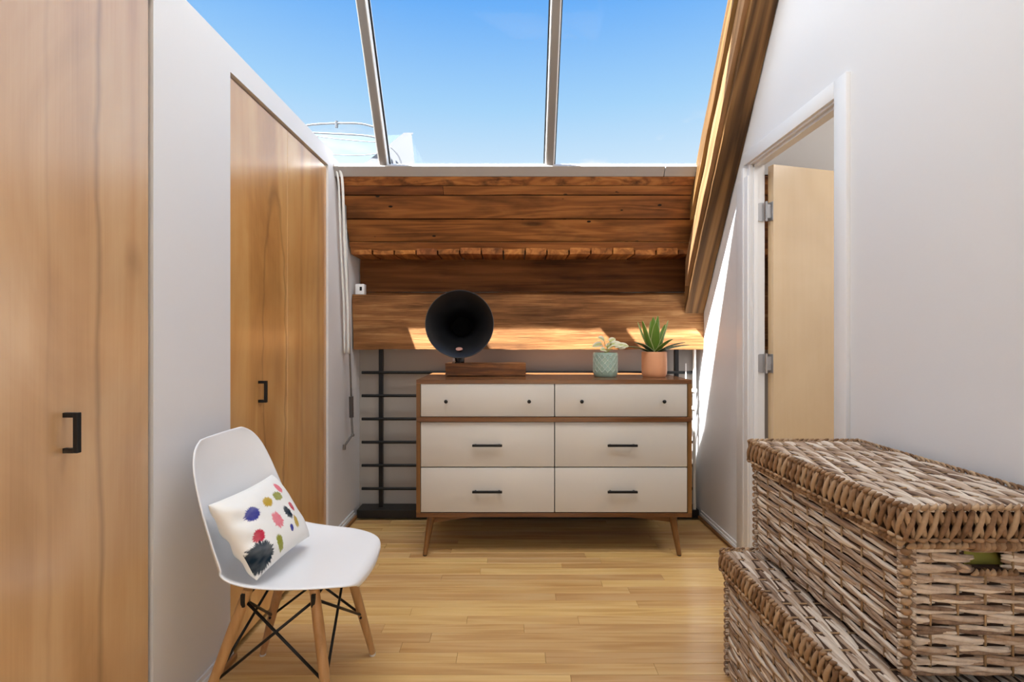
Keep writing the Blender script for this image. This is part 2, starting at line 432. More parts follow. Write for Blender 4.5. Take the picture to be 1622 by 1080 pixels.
# ------------------------------------------------------------------ roof timbers
def slope_pt(py, base=0.0):
    """(y, z) on the underside of the plank slope"""
    k = (538-py)/F
    y = (2.036 + SL*2.72 - EYE)/(k + SL); return y, EYE + k*y
NIN = V(0, -SL, -1).normalized()
roofp = thing('ceiling_planks', (0, 2.83, 1.86), 'sloping dark reclaimed plank ceiling below the skylight sill', 'plank ceiling', kind='structure')
rows = [(280, 293.7, [], PLANKS), (294.7, 308.2, [702], PLANKW), (310.0, 345.3, [], PLANKW), (348.2, 382.6, [], PLANKW), (383.8, 396, [], PLANKW)]
for i, (ya, yb, js, mt) in enumerate(rows):
    (y0, z0), (y1, z1) = slope_pt(ya), slope_pt(yb)
    xs = [-.984] + [(p-811)/F*y0 for p in js] + [1.186]
    proud = (.0, .002, .004, -.004, .006)[i]
    for a, b in zip(xs, xs[1:]):
        bm = new(); p = []
        for x in (a+.0015, b-.0015):
            for (y, z) in ((y0, z0), (y1, z1)):
                q = V(x, y, z) + NIN*proud
                p += [q, q - NIN*.028]
        hexa(bm, p, (24, 3, 1), .0022, 5, i)
        obj('plank', bm, mt, roofp, auto=40)
    bm = new(); p = []            # the same row carried on into the side room
    for x in (XO+.002, 3.19):
        for (y, z) in ((y0, z0), (y1, z1)):
            q = V(x, y, z); p += [q, q - NIN*.028]
    hexa(bm, p, (6, 1, 1), .002, 5, i); obj('plank', bm, mt, roofp)
# backing so that no light leaks between planks
bm = new(); p = []
for x in (-2.7, 3.2):
    for (y, z) in (slope_pt(277), slope_pt(402)):
        q = V(x, y, z) - NIN*.034; p += [q, q - NIN*.05]
hexa(bm, p); box(bm, -2.7, 3.2, 2.972, 3.3, 1.682, 1.76); obj('roof_backing', bm, BLACKP, roofp)

deck = thing('deck_ledge', (0, 2.95, 1.64), 'dark ledge of tongue and groove deck board ends above the recessed beam', 'ledge', kind='structure')
bw = .133; x = -.984; i = 0
rd = random.Random(5)
def deck_board(x, w, seed):
    bm = new()
    dz = rd.uniform(-.002, .002)
    rbox(bm, x+.0048, x+w-.0048, 2.940+rd.uniform(-.004, .008), 3.17, 1.640+dz, 1.678, (5, 6, 2), .003, 14, seed)
    es = [e for e in bm.edges if all(abs(v.co.y-2.95) < .02 for v in e.verts) and all(v.co.z < 1.652 for v in e.verts)]
    obj('deck_board', bm, DECKW, deck, auto=50)
while x < 1.18:
    w = min(bw, 1.186-x)
    if w > .02: deck_board(x, w, i)
    x += bw; i += 1
bm = new(); box(bm, XO+.002, 3.19, 2.95, 3.17, 1.64, 1.676); obj('deck_board', bm, DECKW, deck)

def beam(name, x0, x1, y0, y1, z0, z1, mt, label, amp, seed, kind='structure'):
    bm = new(); rbox(bm, x0, x1, y0, y1, z0, z1, (48, 4, 8), amp, 5, seed)
    o = obj(name, bm, mt, auto=40, loc=((x0+x1)/2, y0, z0)); tag(o, label, 'beam', kind=kind); return o
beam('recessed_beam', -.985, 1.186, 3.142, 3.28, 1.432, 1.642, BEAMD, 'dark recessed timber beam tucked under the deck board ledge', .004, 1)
beam('recessed_beam', -.985, 1.186, 3.15, 3.28, 1.38, 1.428, BEAMD, 'thin dark timber strip in the gap above the big beam', .004, 4)  # thin strip of the recessed beam's timber, fills the gap
beam('timber_beam', -.988, 1.187, 3.0, 3.158, 1.06, 1.398, BEAM, 'massive hewn timber beam across the back above the dresser', .006, 2)
beam('timber_beam', XO+.003, 3.19, 3.0, 3.158, 1.06, 1.398, BEAM, 'hewn beam continuing in the room beyond the doorway', .006, 3)
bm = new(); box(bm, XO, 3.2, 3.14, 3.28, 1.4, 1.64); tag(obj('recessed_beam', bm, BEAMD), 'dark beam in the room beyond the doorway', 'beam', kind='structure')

# rafter along the right wall: underside edge through (y 3.02, z 1.27)
def under(y): return 1.285 - 1.6*(y-3.0)
def rafter_piece(x0, x1, d0, d1, ya, yb, div, amp, seed, mt, name, parent, flat_end=True):
    """d0/d1: distance from the underside plane measured square to the slope"""
    n = V(0, 1.6, 1).normalized(); bm = new(); p = []
    for x in (x0, x1):
        for y in (ya, yb):
            for d in (d0, d1):
                q = V(x, y, under(y)) + n*d
                if flat_end and y == yb: q = V(x, yb, under(yb) + d*math.sqrt(1+1.6**2))
                p.append(q)
    hexa(bm, p, div, amp, 6, seed); return obj(name, bm, mt, parent, auto=40)
raf = thing('timber_rafter', (1.13, 2.99, 1.28), 'heavy sloping timber rafter along the right wall beside the skylight', 'rafter', kind='structure')
rafter_piece(1.072, 1.186, -.005, .165, 1.72, 2.995, (3, 40, 3), .004, 5, RAFT, 'rafter_timber', raf)
rafter_piece(1.048, 1.074, .025, .10, 1.75, 2.93, (2, 40, 3), .004, 6, RAFTL, 'rafter_batten', raf)
rafter_piece(1.03, 1.074, .112, .185, 1.75, 2.80, (2, 40, 3), .003, 7, RAFT, 'rafter_batten', raf)

# ------------------------------------------------------------------ skylight
sky = thing('window_1', (-.3, 2.71, 2.04), 'sloping glazed skylight with pale metal bars', 'skylight', kind='structure')
for a, b in ((-1.66, .852), (.855, 1.05)):
    bm = new(); p = []
    for x in (a, b):
        for (y, z) in ((2.7195, 2.0365), (2.689, 2.0855)): p += [V(x, y, z), V(x, y, z) + V(0, .034, .021)]
    hexa(bm, p); bmesh.ops.bevel(bm, geom=bm.edges[:], offset=.002, segments=1, affect='EDGES'); obj('sill', bm, ALU, sky, auto=40)
nout = V(0, SL, 1).normalized(); sdir = V(0, -1, SL).normalized()
s0 = V(0, 2.716, 2.084); LEN = 1.47
def bar(x0, x1, d0, d1, name, mt, a=0.0, b=LEN):
    bm = new(); p = []
    for x in (x0, x1):
        for s in (a, b):
            for d in (d0, d1): p.append(V(x, 0, 0) + s0 + sdir*s + nout*d)
    hexa(bm, p); bmesh.ops.bevel(bm, geom=bm.edges[:], offset=.002, segments=1, affect='EDGES')
    return obj(name, bm, mt, sky)
CAPW = plain('white_glazing_cap', S(225, 226, 228), .4)
MULL = plain('bronze_grey_aluminium', S(126, 119, 114), .42)
xm = (-1.64, -.722, .212)
for x in xm:
    bar(x-.018, x+.018, 0, .05, 'mullion', MULL)
    for sx in (-1, 1): bar(x+sx*.0215-.0035, x+sx*.0215+.0035, .004, .050, 'side_strip', CAPW)
    bar(x-.03, x+.03, .056, .075, 'glazing_cap', CAPW)
    for sx in (-1, 1): bar(x+sx*.030-.004, x+sx*.030+.004, .040, .050, 'gasket', BLACK)
bar(-1.66, 1.05, .004, .052, 'bottom_rail', CAPW, -.01, .012)
bar(-1.66, 1.05, 0, .06, 'top_rail', ALU, LEN-.04, LEN+.02)
for a, b in zip(xm, xm[1:] + (1.07,)): bar(a+.012, b-.012, .050, .056, 'pane', GLASS, .0, LEN)

# ------------------------------------------------------------------ left doors
def door_handle(parent, y, z0, z1, x):
    bm = new(); w = .0055
    box(bm, x+.022, x+.033, y-w, y+w, z0, z1, .0015)
    for z in (z0, z1-.011): box(bm, x-.001, x+.023, y-w, y+w, z, z+.011, .001)
    return obj('handle', bm, BLACK, parent)
XD = XL - .006
d1 = thing('door_1', (XL, 1.335, .01), 'tall pale birch closet door nearest the camera with black pull', 'door', kind='structure')
bm = new(); box(bm, XD-.03, XD, D1[0], D1[1]-.010, .012, DT-.006, .0015)
door_handle(obj('door_panel', bm, VEN1, d1), 1.077, .868, .958, XD)
bm = new(); box(bm, XD-.032, XD-.012, D1[1]-.010, D1[1]-.0005, .0, DT-.001); obj('jamb_gap', bm, BLACK, d1)
d2 = thing('door_2', (XL, 1.70, .01), 'amber birch bifold closet door behind the white chair', 'door', kind='structure')
for i, (a, b) in enumerate(((1.703, 2.1525), (2.1545, 2.603))):
    bm = new(); box(bm, XD-.034, XD-.004, a, b, .012, DT-.012, .0008)
    p = obj('door_panel', bm, VEN2, d2)
    if i == 0: door_handle(p, 1.91, .872, .958, XD-.004)
bm = new(); box(bm, XD-.05, XD-.030, 1.70, 2.606, DT-.010, DT); obj('track', bm, BLACK, d2)

# ------------------------------------------------------------------ right doorway: casing, jamb, open door
bm = new(); CX = 1.174
box(bm, CX, XR+.002, 1.700, 1.766, 0, 2.064, .003); box(bm, CX, XR+.002, 1.766, 2.455, 2.0, 2.064, .003)
box(bm, CX, XR+.002, 2.412, 2.53, 0, 1.94, .003); box(bm, CX-.004, XR+.002, 2.45, 2.475, 0, 1.99, .002)
tag(obj('trim_1', bm, TRIMP, auto=40), 'white casing around the open doorway', 'door casing', kind='structure')
bm = new()
box(bm, XR-.004, XO+.004, OY0-.012, OY0+.004, 0, OZ); box(bm, XR-.004, XO+.004, OY1-.004, OY1+.012, 0, OZ)
box(bm, XR-.004, XO+.004, OY0, OY1, OZ-.004, OZ+.012)
box(bm, XR+.010, XR+.030, OY1-.014, OY1-.004, 0, OZ-.004); box(bm, XR+.010, XR+.030, OY0+.004, OY1-.004, OZ-.016, OZ-.004); box(bm, XR+.010, XR+.030, OY0+.004, OY0+.014, 0, OZ-.004)
tag(obj('trim_2', bm, TRIMP, auto=40), 'white jamb and stop lining the open doorway', 'door jamb', kind='structure')
ang = math.atan2(.094, .361)
hx, hy = 1.286, 2.378
d3 = thing('door_3', (hx, hy, .012), 'pale birch door standing open into the next room', 'door', kind='structure')
bm = new(); box(bm, 0, .61, 0, .036, .012, 1.983, .0015)
bmesh.ops.transform(bm, matrix=Matrix.Translation((hx, hy, 0)) @ Matrix.Rotation(ang, 4, 'Z'), verts=bm.verts[:])
dp = obj('door_panel', bm, VEN3, d3)
for zc in (1.755, 1.003):
    bm = new(); h = .046
    # leaf on the jamb
    def leaf_plate(x0, x1, y, corner):
        pts = [(x0, -h), (x1, -h), (x1, h), (x0, h)]; out = []
        r = .012
        for k, (px, pz) in enumerate(pts):
            if (px == x0) == (corner == 0):
                cx = px + (r if px == x0 else -r); cz = pz + (r if pz < 0 else -r)
                a0 = math.atan2(1 if pz > 0 else -1, -1 if px == x0 else 1)
                rngs = (-PI/4, 0, PI/4)
                arc = [(cx + r*math.cos(a0+t), cz + r*math.sin(a0+t)) for t in rngs]
                out += arc
            else: out.append((px, pz))
        a = [(q[0], y-.002, q[1]) for q in out]
        va = [bm.verts.new(q) for q in a]; vb = [bm.verts.new((q[0], q[1]+.002, q[2])) for q in a]
        bm.faces.new(va); bm.faces.new(vb[::-1])
        for k in range(len(va)): bm.faces.new((va[k], vb[k], vb[(k+1) % len(va)], va[(k+1) % len(va)]))
    leaf_plate(XR+.031, XR+.062, OY1-.006, 0)
    bmesh.ops.recalc_face_normals(bm, faces=bm.faces[:])
    tube(bm, [(XR+.069, OY1-.020, -h-.003), (XR+.069, OY1-.020, h+.003)], .0055, 10)
    hexa(bm, [V(x, y, z) for x, y in ((hx-.0005, hy+.001), (hx-.0085, hy+.031), (hx-.003, hy), (hx-.011, hy+.030)) for z in (-h, h)])
    box(bm, XR+.069, hx-.002, OY1-.0225, OY1-.0205, -h+.012, h-.012)
    for xx in (XR+.040, XR+.053):
        for zz in (-.03, 0, .03): tube(bm, [(xx, OY1-.0075, zz), (xx, OY1-.0088, zz)], .0032, 8)
    for zz in (-.03, 0, .03): tube(bm, [(hx-.006, hy+.010, zz), (hx-.0075, hy+.010, zz)], .0032, 8)
    bmesh.ops.translate(bm, verts=bm.verts[:], vec=(0, 0, zc))
    obj('hinge', bm, STEEL, d3, auto=30)

# ------------------------------------------------------------------ baseboards
def baseboard(name, pieces, label):
    root = thing(name, (pieces[0][0], pieces[0][2], 0), label, 'baseboard', kind='structure')
    bm = new()
    for x, s, y0, y1 in pieces: box(bm, min(x, x+s*.013), max(x, x+s*.013), y0, y1, 0, .036, .002); box(bm, min(x, x+s*.008), max(x, x+s*.008), y0, y1, .034, .052, .003)
    obj('board', bm, TRIMP, root, auto=40)
    bm = new()
    for x, s, y0, y1 in pieces: box(bm, min(x+s*.013, x+s*.026), max(x+s*.013, x+s*.026), y0, y1, 0.0005, .02, .003)
    obj('shoe_moulding', bm, SHOE, root, auto=40)
baseboard('baseboard_right', [(XR, -1, 2.53, 3.03), (XR, -1, -2.5, 1.70)], 'low white baseboard with brown shoe moulding on the right wall')
baseboard('baseboard_left', [(XL, 1, D1[1], D2[0]), (XL, 1, D2[1], 2.672), (XL-.006, 1, 2.672, 3.03)], 'low white baseboard with brown shoe moulding on the closet wall')

# ------------------------------------------------------------------ black railing
rail = thing('railing', (0, 3.09, 0), 'black metal railing with six horizontal bars in front of the grey wall', 'railing')
bm = new(); box(bm, -.996+.02, 1.175, 3.035, 3.155, 0, .052, .004); obj('base', bm, BLACKP, rail)
for x in (-.838, 1.052):
    bm = new(); box(bm, x-.0125, x+.0125, 3.085, 3.11, .05, 1.062, .001); obj('post', bm, BLACK, rail)
for k in range(6):
    z = .912 - .1476*k
    bm = new(); tube(bm, [(-.954, 3.074, z), (1.165, 3.074, z)], .0095, 12); obj('bar', bm, BLACK, rail, auto=40)
bm = new(); tube(bm, [(1.150, 3.05, .052), (1.150, 3.05, 1.062)], .010, 12)
for z in (.80, .69): lathe(bm, [(.012, -.012), (.016, -.008), (.016, .008), (.012, .012)], (1.150, 3.05, z), 14)
tag(obj('pipe', bm, plain('white_pipe_paint', S(225, 222, 216), .35), auto=40, loc=(1.150, 3.05, .05)), 'thin white vertical pipe in the corner right of the dresser', 'pipe')
bm = new(); tube(bm, [(1.098, 3.055, .05), (1.098, 3.055, .97)], .004, 8)
tag(obj('thin_rod', bm, plain('pale_rod', S(205, 202, 198), .35, .3), smooth=True, loc=(1.098, 3.055, .05)), 'slim pale rod standing between the dresser and white pipe', 'rod')

# ------------------------------------------------------------------ dresser
DF = 2.5; DX0, DX1 = -.495, .930; DZ0, DZ1 = .202, .913; DB = 3.025
ds = thing('dresser', ((DX0+DX1)/2, 2.73, 0), 'mid century walnut dresser with six white drawers on angled legs', 'dresser')
tk = .021
bm = new(); box(bm, DX0, DX1, DF, DB, DZ1-tk, DZ1, .0015); obj('top', bm, WALNUT, ds)
bm = new(); box(bm, DX0, DX1, DF, DB, DZ0, DZ0+tk, .0015); obj('bottom_panel', bm, WALNUT, ds)
for a, b in ((DX0, DX0+tk), (DX1-tk, DX1)):
    bm = new(); box(bm, a, b, DF+.0005, DB-.001, DZ0+tk+.0005, DZ1-tk-.0005); obj('side_panel', bm, WALNUTV, ds)
bm = new(); box(bm, DX0+tk, DX1-tk, DF+.03, DB-.005, DZ0+tk, DZ1-tk); obj('back_panel', bm, BLACKP, ds)
def zof(py): return EYE - (py-538)/306.4
def xof(px): return (px-811)/306.4
bm = new(); box(bm, DX0+.004, DX1-.004, DF-.008, DF+.02, zof(668), zof(660.5), .003); obj('divider_rail', bm, WALNUT, ds)
xc = xof(878.6); g = .0022
rowz = [(607.6, 659.8), (668.8, 739.6), (741.2, 811.6)]
for ri, (ya, yb) in enumerate(rowz):
    for ci, (xa, xb) in enumerate(((DX0+tk+g, xc-g), (xc+g, DX1-tk-g))):
        bm = new(); box(bm, xa, xb, DF+.003, DF+.024, zof(yb), zof(ya), .0018)
        dr = obj('drawer_front', bm, LACQ, ds, auto=40)
        if ri == 0:
            for px in ((707, 838), (921, 1051))[ci]:
                bm = new(); lathe(bm, [(.004, DF+.003), (.004, DF-.008), (.0085, DF-.012), (.0098, DF-.018), (.0075, DF-.023), (.002, DF-.0245)], (xof(px), 0, zof(635.4)), 18, 'y')
                obj('knob', bm, BLACK, dr, smooth=True)
        else:
            px = (772, 985)[ci]; z = zof((704.5, 777.5)[ri-1]); x0 = xof(px-23.6); x1 = xof(px+23.6)
            bm = new(); box(bm, x0, x1, DF-.024, DF-.013, z-.006, z+.006, .002)
            for xx in (x0+.012, x1-.02): box(bm, xx, xx+.008, DF-.014, DF+.004, z-.004, z+.004)
            obj('handle', bm, BLACK, dr)
for sx, xt, xf in ((-1, xof(681), xof(672.5)), (1, xof(1070), xof(1077))):
    for yt, yf in ((DF+.05, DF+.012), (DB-.05, DB-.012)):
        bm = new(); tube(bm, [(xt, yt, DZ0+.001), (xf, yf, .004)], [.0215, .0115], 16); bmesh.ops.recalc_face_normals(bm, faces=bm.faces[:])
        lg = obj('leg', bm, WALNUTV, ds, auto=40)
        bm = new(); tube(bm, [(xf, yf, .0045), (xf-(xt-xf)*.006, yf, 0)], .0105, 12); obj('foot_cap', bm, BLACK, lg)
def wedge(xa, xb, za, y):
    bm = new()
    pl = [(xa, DZ0), (xb, DZ0), (xa, za)]
    a = [bm.verts.new((x, y, z)) for x, z in pl]; b = [bm.verts.new((x, y+.02, z)) for x, z in pl]
    bm.faces.new(a); bm.faces.new(b[::-1])
    for i in range(3): bm.faces.new((a[i], b[i], b[(i+1) % 3], a[(i+1) % 3]))
    bmesh.ops.recalc_face_normals(bm, faces=bm.faces[:])
    obj('apron', bm, WALNUT, ds)
for y in (DF+.045, DB-.065):
    wedge(xof(683), xof(783), zof(833), y); wedge(xof(1068), xof(960), zof(832), y)

# ------------------------------------------------------------------ horn speaker
hb = thing('horn_speaker', (-.15, 2.78, DZ1), 'black gramophone style horn speaker on a dark wood block', 'speaker')
bm = new(); rbox(bm, -.378, .078, 2.735, 2.855, DZ1+.004, DZ1+.073, (24, 6, 4), .003, 9, 9); obj('wood_block', bm, BLOCK, hb, auto=40)
HC = V((728-811)/F*2.65, 0, EYE - (513-538)/F*2.65)
bm = new(); prof = []
N = 26
def hr(t): return .062 + (.184-.062)*(t**2.0*.75 + t*.25)
outer = []
for k in range(N+1):
    t = 1-k/N; prof.append((hr(t), 2.65 + .20*(1-t)))
prof_in = prof
inner = [(hr(1), 2.650), (hr(1)-.002, 2.6475)] 
pr = [(r+.0025, y+.002) for r, y in prof_in[::-1]]
pr.append((hr(1)+.004, 2.651)); pr.append((hr(1)+.003, 2.646)); pr.append((hr(1)-.001, 2.646))
pr += [(r, y) for r, y in prof_in]
pr += [(.060, 2.885), (.057, 2.90)]
rings = []
tilt = Matrix.Translation((HC.x, 2.65, HC.z)) @ Matrix.Rotation(R(3), 4, 'Z') @ Matrix.Rotation(R(-2), 4, 'X') @ Matrix.Translation((0, -2.65, 0))
SEG = 64
for r, y in pr:
    rings.append([bm.verts.new(tilt @ V(r*math.cos(2*PI*k/SEG), y, r*math.sin(2*PI*k/SEG))) for k in range(SEG)])
for a, b in zip(rings, rings[1:]):
    for k in range(SEG): bm.faces.new((a[k], a[(k+1) % SEG], b[(k+1) % SEG], b[k]))
bm.faces.new(rings[-1]); 
bmesh.ops.recalc_face_normals(bm, faces=bm.faces[:])
HORN = plain('black_enamel', S(25, 25, 28), .3, .3, .7)
obj('horn', bm, HORN, hb, auto=50)
bm = new(); lathe(bm, [(.0585, 2.882), (.0585, 2.886)], (0, 0, 0), 32, 'y'); bmesh.ops.transform(bm, matrix=tilt, verts=bm.verts[:])
obj('throat_dark_disc', bm, plain('matte_black_disc', S(9, 9, 10), .95, 0, .1), hb)  # added matte black disc, paints the throat dark and stops its shine
thc = tilt @ V(0, 2.903, 0)
bm = new(); el = spline([thc, thc + V(0, .018, -.008), thc + V(0, .028, -.05), thc + V(0, .01, -.13), V(thc.x, 2.83, DZ1+.15), V(thc.x, 2.81, DZ1+.07)], 6)
tube(bm, el, [.052 - .028*min(1, i/20) for i in range(len(el))], 20); bmesh.ops.recalc_face_normals(bm, faces=bm.faces[:])
obj('throat_pipe', bm, HORN, hb, smooth=True)
bm = new(); tube(bm, [(-.312, 2.77, DZ1+.070), (-.318, 2.76, DZ1+.10), (-.322, 2.745, DZ1+.128)], [.010, .008, .009], 14)
lathe(bm, [(.017, .071), (.017, .078), (.010, .082)], (-.312, 2.77, DZ1), 18)
obj('bracket', bm, BLACK, hb, auto=40)
bm = new(); tube(bm, [(-.336, 2.755, DZ1+.071), (-.330, 2.745, DZ1+.105)], .005, 10); obj('bolt', bm, STEEL, hb, smooth=True)
bm = new()
bc = tilt @ V(-.004, 2.688, -.1385)
ring = [bm.verts.new(bc + V(.019*math.cos(t*PI/10), .010*math.sin(t*PI/10), .0085*math.sin(t*PI/10))) for t in range(20)]
bm.faces.new(ring); rr = bmesh.ops.extrude_face_region(bm, geom=bm.faces[:]); bmesh.ops.translate(bm, verts=[v for v in rr['geom'] if isinstance(v, bmesh.types.BMVert)], vec=(0, -.002, .003))
bmesh.ops.recalc_face_normals(bm, faces=bm.faces[:])
tag(obj('badge', bm, plain('rose_badge', S(190, 140, 125), .4, .2), hb), 'small pink oval badge inside the horn')

# ------------------------------------------------------------------ potted plants
def pot(name, cx, cy, r, h, mt, label, soil, rim=.004, foot=.9):
    p = thing(name, (cx, cy, DZ1), label, 'potted plant')
    bm = new(); z = DZ1
    lathe(bm, [(r*foot*.96, z+.0005), (r*foot, z+.004), (r*.985, z+.018), (r, z+.04), (r, z+h-.004), (r-.002, z+h), (r-rim-.002, z+h), (r-rim-.002, z+h-.014), (r*.9, z+h-.016)], (cx, cy, 0), 48)
    po = obj('pot', bm, mt, p, auto=40)
    bm = new(); lathe(bm, [(r-rim-.003, z+h-.03), (r-rim-.003, z+h-.012), (r*.5, z+h-.008)], (cx, cy, 0), 24); obj('soil', bm, soil, p, auto=40)
    return p, po
SOIL = plain('dark_soil', S(48, 36, 28), .95, nz=.8, nscale=150)
CELADON = plain('celadon_glaze', S(150, 172, 158), .35, var=.12)
CELL = plain('celadon_relief', S(196, 208, 196), .35)
TERRA = plain('terracotta', S(222, 158, 116), .6, nz=.1, nscale=120, var=.08)
g1, po = pot('potted_plant', .525, 2.72, .068, .135, CELADON, 'small cream leaved plant in a pale green scale patterned pot', SOIL)
bm = new(); NC = 14
for j in range(6):
    for i in range(NC):
        a0 = 2*PI*(i + .5*(j % 2))/NC; zc = DZ1 + .026 + j*.0165
        pts = []
        for k in range(7):
            t = -1 + k/3
            a = a0 + t*PI/NC; zz = zc + .017*(1-abs(t)**1.5)
            pts.append((.525 + .0684*math.cos(a), 2.72 + .0684*math.sin(a), zz))
        tube(bm, pts, .0013, 4)
rel = obj('scale_relief', bm, CELL, po); rel['kind'] = 'stuff'; rel['label'] = 'paler raised scale pattern'

def leaf_mesh(base, direction, up, length, width, curl, fold=.25, nl=9, tip=1.0, thick=.002, twist=0):
    """a leaf: tapering folded blade with a bend; UV u across, v along"""
    bm = new(); uvl = bm.loops.layers.uv.new('UV')
    d = Vector(direction).normalized(); side = d.cross(Vector(up)).normalized(); nrm = side.cross(d).normalized()
    rows_ = []; p = Vector(base); dirn = d.copy(); step = length/nl
    for k in range(nl+1):
        t = k/nl
        w = width*(math.sin(PI*min(1, (t*.86+.14)**.75*1.0))**.8 if tip else 1)*.5
        w = width*.5*(max(0, (1-t))**.62)*(.55+1.25*t - .5*t*t)
        if k == nl: w = width*.008
        n_ = side.cross(dirn).normalized(); row = []
        for q in (-1, -.5, 0, .5, 1):
            row.append(bm.verts.new(p + side*w*q + n_*(fold*w*(abs(q)**1.6))))
        rows_.append(row)
        dirn = (Matrix.Rotation(curl/nl, 4, side) @ dirn).normalized(); p = p + dirn*step
    for k in range(nl):
        for q in range(4):
            f = bm.faces.new((rows_[k][q], rows_[k][q+1], rows_[k+1][q+1], rows_[k+1][q]))
            for lp, (uu, vv) in zip(f.loops, ((q, k), (q+1, k), (q+1, k+1), (q, k+1))): lp[uvl].uv = (uu/4, vv/nl)
    return bm
def solid(o, th=.0015, sub=1):
    s = o.modifiers.new('thickness', 'SOLIDIFY'); s.thickness = th; s.offset = 0
    if sub: q = o.modifiers.new('smooth', 'SUBSURF'); q.levels = sub; q.render_levels = sub
def leaf_mat(name, centre, edge, lo, hi, rough=.4, trans=.25):
    m = M(name); uv = m.coord('UV'); sep = m.n('ShaderNodeSeparateXYZ'); m.put(sep.inputs[0], uv)
    e = m.math('ABSOLUTE', m.math('SUBTRACT', sep.outputs['X'], .5))
    e = m.math('ADD', e, m.math('MULTIPLY', m.math('SUBTRACT', m.noise(m.mapping(uv, (6, 2, 1)), 1, 3), .5), .12))
    st = m.noise(m.mapping(uv, (26, 1.2, 1)), 1, 2)
    cc = m.mix(st, tuple(x*.7 for x in centre), tuple(min(1, x*1.35) for x in centre))
    c = m.mix(m.rng(e, lo, hi), cc, edge)
    m.set(c, rough); m.put(m.b.inputs['Subsurface Weight'], 0)
    t = m.n('ShaderNodeBsdfTranslucent'); m.put(t.inputs[0], c); mx = m.n('ShaderNodeMixShader'); mx.inputs[0].default_value = trans
    m.t.links.new(m.b.outputs[0], mx.inputs[1]); m.t.links.new(t.outputs[0], mx.inputs[2]); m.t.links.new(mx.outputs[0], m.out.inputs[0])
    return m.m
AGAVE = leaf_mat('agave_leaf', S(116, 154, 58), S(206, 214, 150), .40, .47)
AGAVED = leaf_mat('agave_leaf_outer', S(62, 98, 62), S(186, 200, 156), .41, .48)
CREAM = leaf_mat('variegated_leaf', S(200, 205, 140), S(240, 238, 215), .12, .3)
# cream plant: stems with leaves
rl = random.Random(12)
sb = V(.525, 2.72, DZ1+.12)
stems = [((-.012, -.02, .085), .05, CREAM), ((-.03, .0, .062), .045, CREAM), ((.045, -.01, .065), .045, CREAM), ((.06, -.02, .055), .042, CREAM), ((.082, -.02, .055), .045, CREAM), ((.02, .02, .05), .04, CREAM), ((-.01, -.03, .032), .036, CREAM), ((.035, .02, .08), .03, CREAM), ((.085, .01, .045), .035, CREAM)]
for dx, ln, mt in stems:
    e = sb + V(*dx); mid = sb + V(dx[0]*.4, dx[1]*.4, dx[2]*.75)
    bm = new(); tube(bm, spline([sb, mid, e], 5), .0016, 6); st = obj('stem', bm, plain('pale_stem', S(170, 176, 100), .5) if 'pale_stem' not in bpy.data.materials else bpy.data.materials['pale_stem'], g1, smooth=True)
    d = V(dx[0]*2 + rl.uniform(-.02, .02), -.03 + dx[1], rl.uniform(-.01, .05))
    bm = leaf_mesh(e - d.normalized()*ln*.3, d, (0, -.9, .6), ln*1.35, .052, R(-35), .3, 6)
    solid(obj('leaf', bm, mt, g1, smooth=True))
g2, po2 = pot('potted_plant', .800, 2.72, .069, .140, TERRA, 'spiky green agave in a plain terracotta pot', SOIL)
ac = V(.800, 2.72, DZ1+.128)
def agave_leaf(azim, elev, ln, wd, curl, mt):
    a, e = R(azim), R(elev)
    d = V(math.cos(a)*math.cos(e), math.sin(a)*math.cos(e), math.sin(e))
    up = V(-math.cos(a)*math.sin(e), -math.sin(a)*math.sin(e), math.cos(e))
    b = ac + V(math.cos(a), math.sin(a), 0)*.012
    solid(obj('leaf', leaf_mesh(b, d, up, ln, wd, R(curl), .35, 10), mt, g2, smooth=True), .003)
for args in [(-95, 68, .19, 0.075, 12, AGAVE), (-160, 58, .20, 0.075, 22, AGAVE), (-30, 60, .20, 0.069, 20, AGAVE), (-70, 80, .215, 0.069, 8, AGAVE), (100, 75, .19, 0.068, 10, AGAVE),
             (-120, 74, .21, 0.069, 25, AGAVE), (150, 52, .20, 0.068, 25, AGAVE), (35, 50, .19, 0.068, 25, AGAVE), (75, 55, .2, 0.068, 25, AGAVE),
             (-175, 28, .15, 0.060, -22, AGAVED), (-145, 34, .17, 0.063, -20, AGAVED), (-8, 26, .19, 0.063, -20, AGAVED), (-35, 34, .175, 0.063, -22, AGAVED), (15, 22, .18, 0.060, -12, AGAVED), (170, 26, .15, 0.060, -18, AGAVED), (-60, 45, .15, 0.063, -20, AGAVE)]:
    agave_leaf(*args)

# ------------------------------------------------------------------ white shell chair
CXc, CYc = -.665, 1.525
chair = thing('shell_chair', (CXc, CYc, 0), 'white moulded shell chair with wooden dowel legs holding a pillow', 'chair')
prof = spline([(.246, 0, .398), (.242, 0, .420), (.213, 0, .436), (.13, 0, .436), (.02, 0, .424), (-.08, 0, .420), (-.145, 0, .442), (-.178, 0, .50), (-.196, 0, .58), (-.212, 0, .67), (-.226, 0, .755), (-.234, 0, .806), (-.238, 0, .832)], 3)
ws = spline([(.105, 0, 0), (.140, 0, 0), (.185, 0, 0), (.222, 0, 0), (.236, 0, 0), (.236, 0, 0), (.234, 0, 0), (.230, 0, 0), (.224, 0, 0), (.215, 0, 0), (.195, 0, 0), (.160, 0, 0), (.112, 0, 0)], 3)
cs = spline([(-.012, 0, 0), (-.006, 0, 0), (.0, 0, 0), (.012, 0, 0), (.032, 0, 0), (.055, 0, 0), (.075, 0, 0), (.078, 0, 0), (.066, 0, 0), (.05, 0, 0), (.034, 0, 0), (.022, 0, 0), (.014, 0, 0)], 3)
bm = new(); grid = []; NU = 16
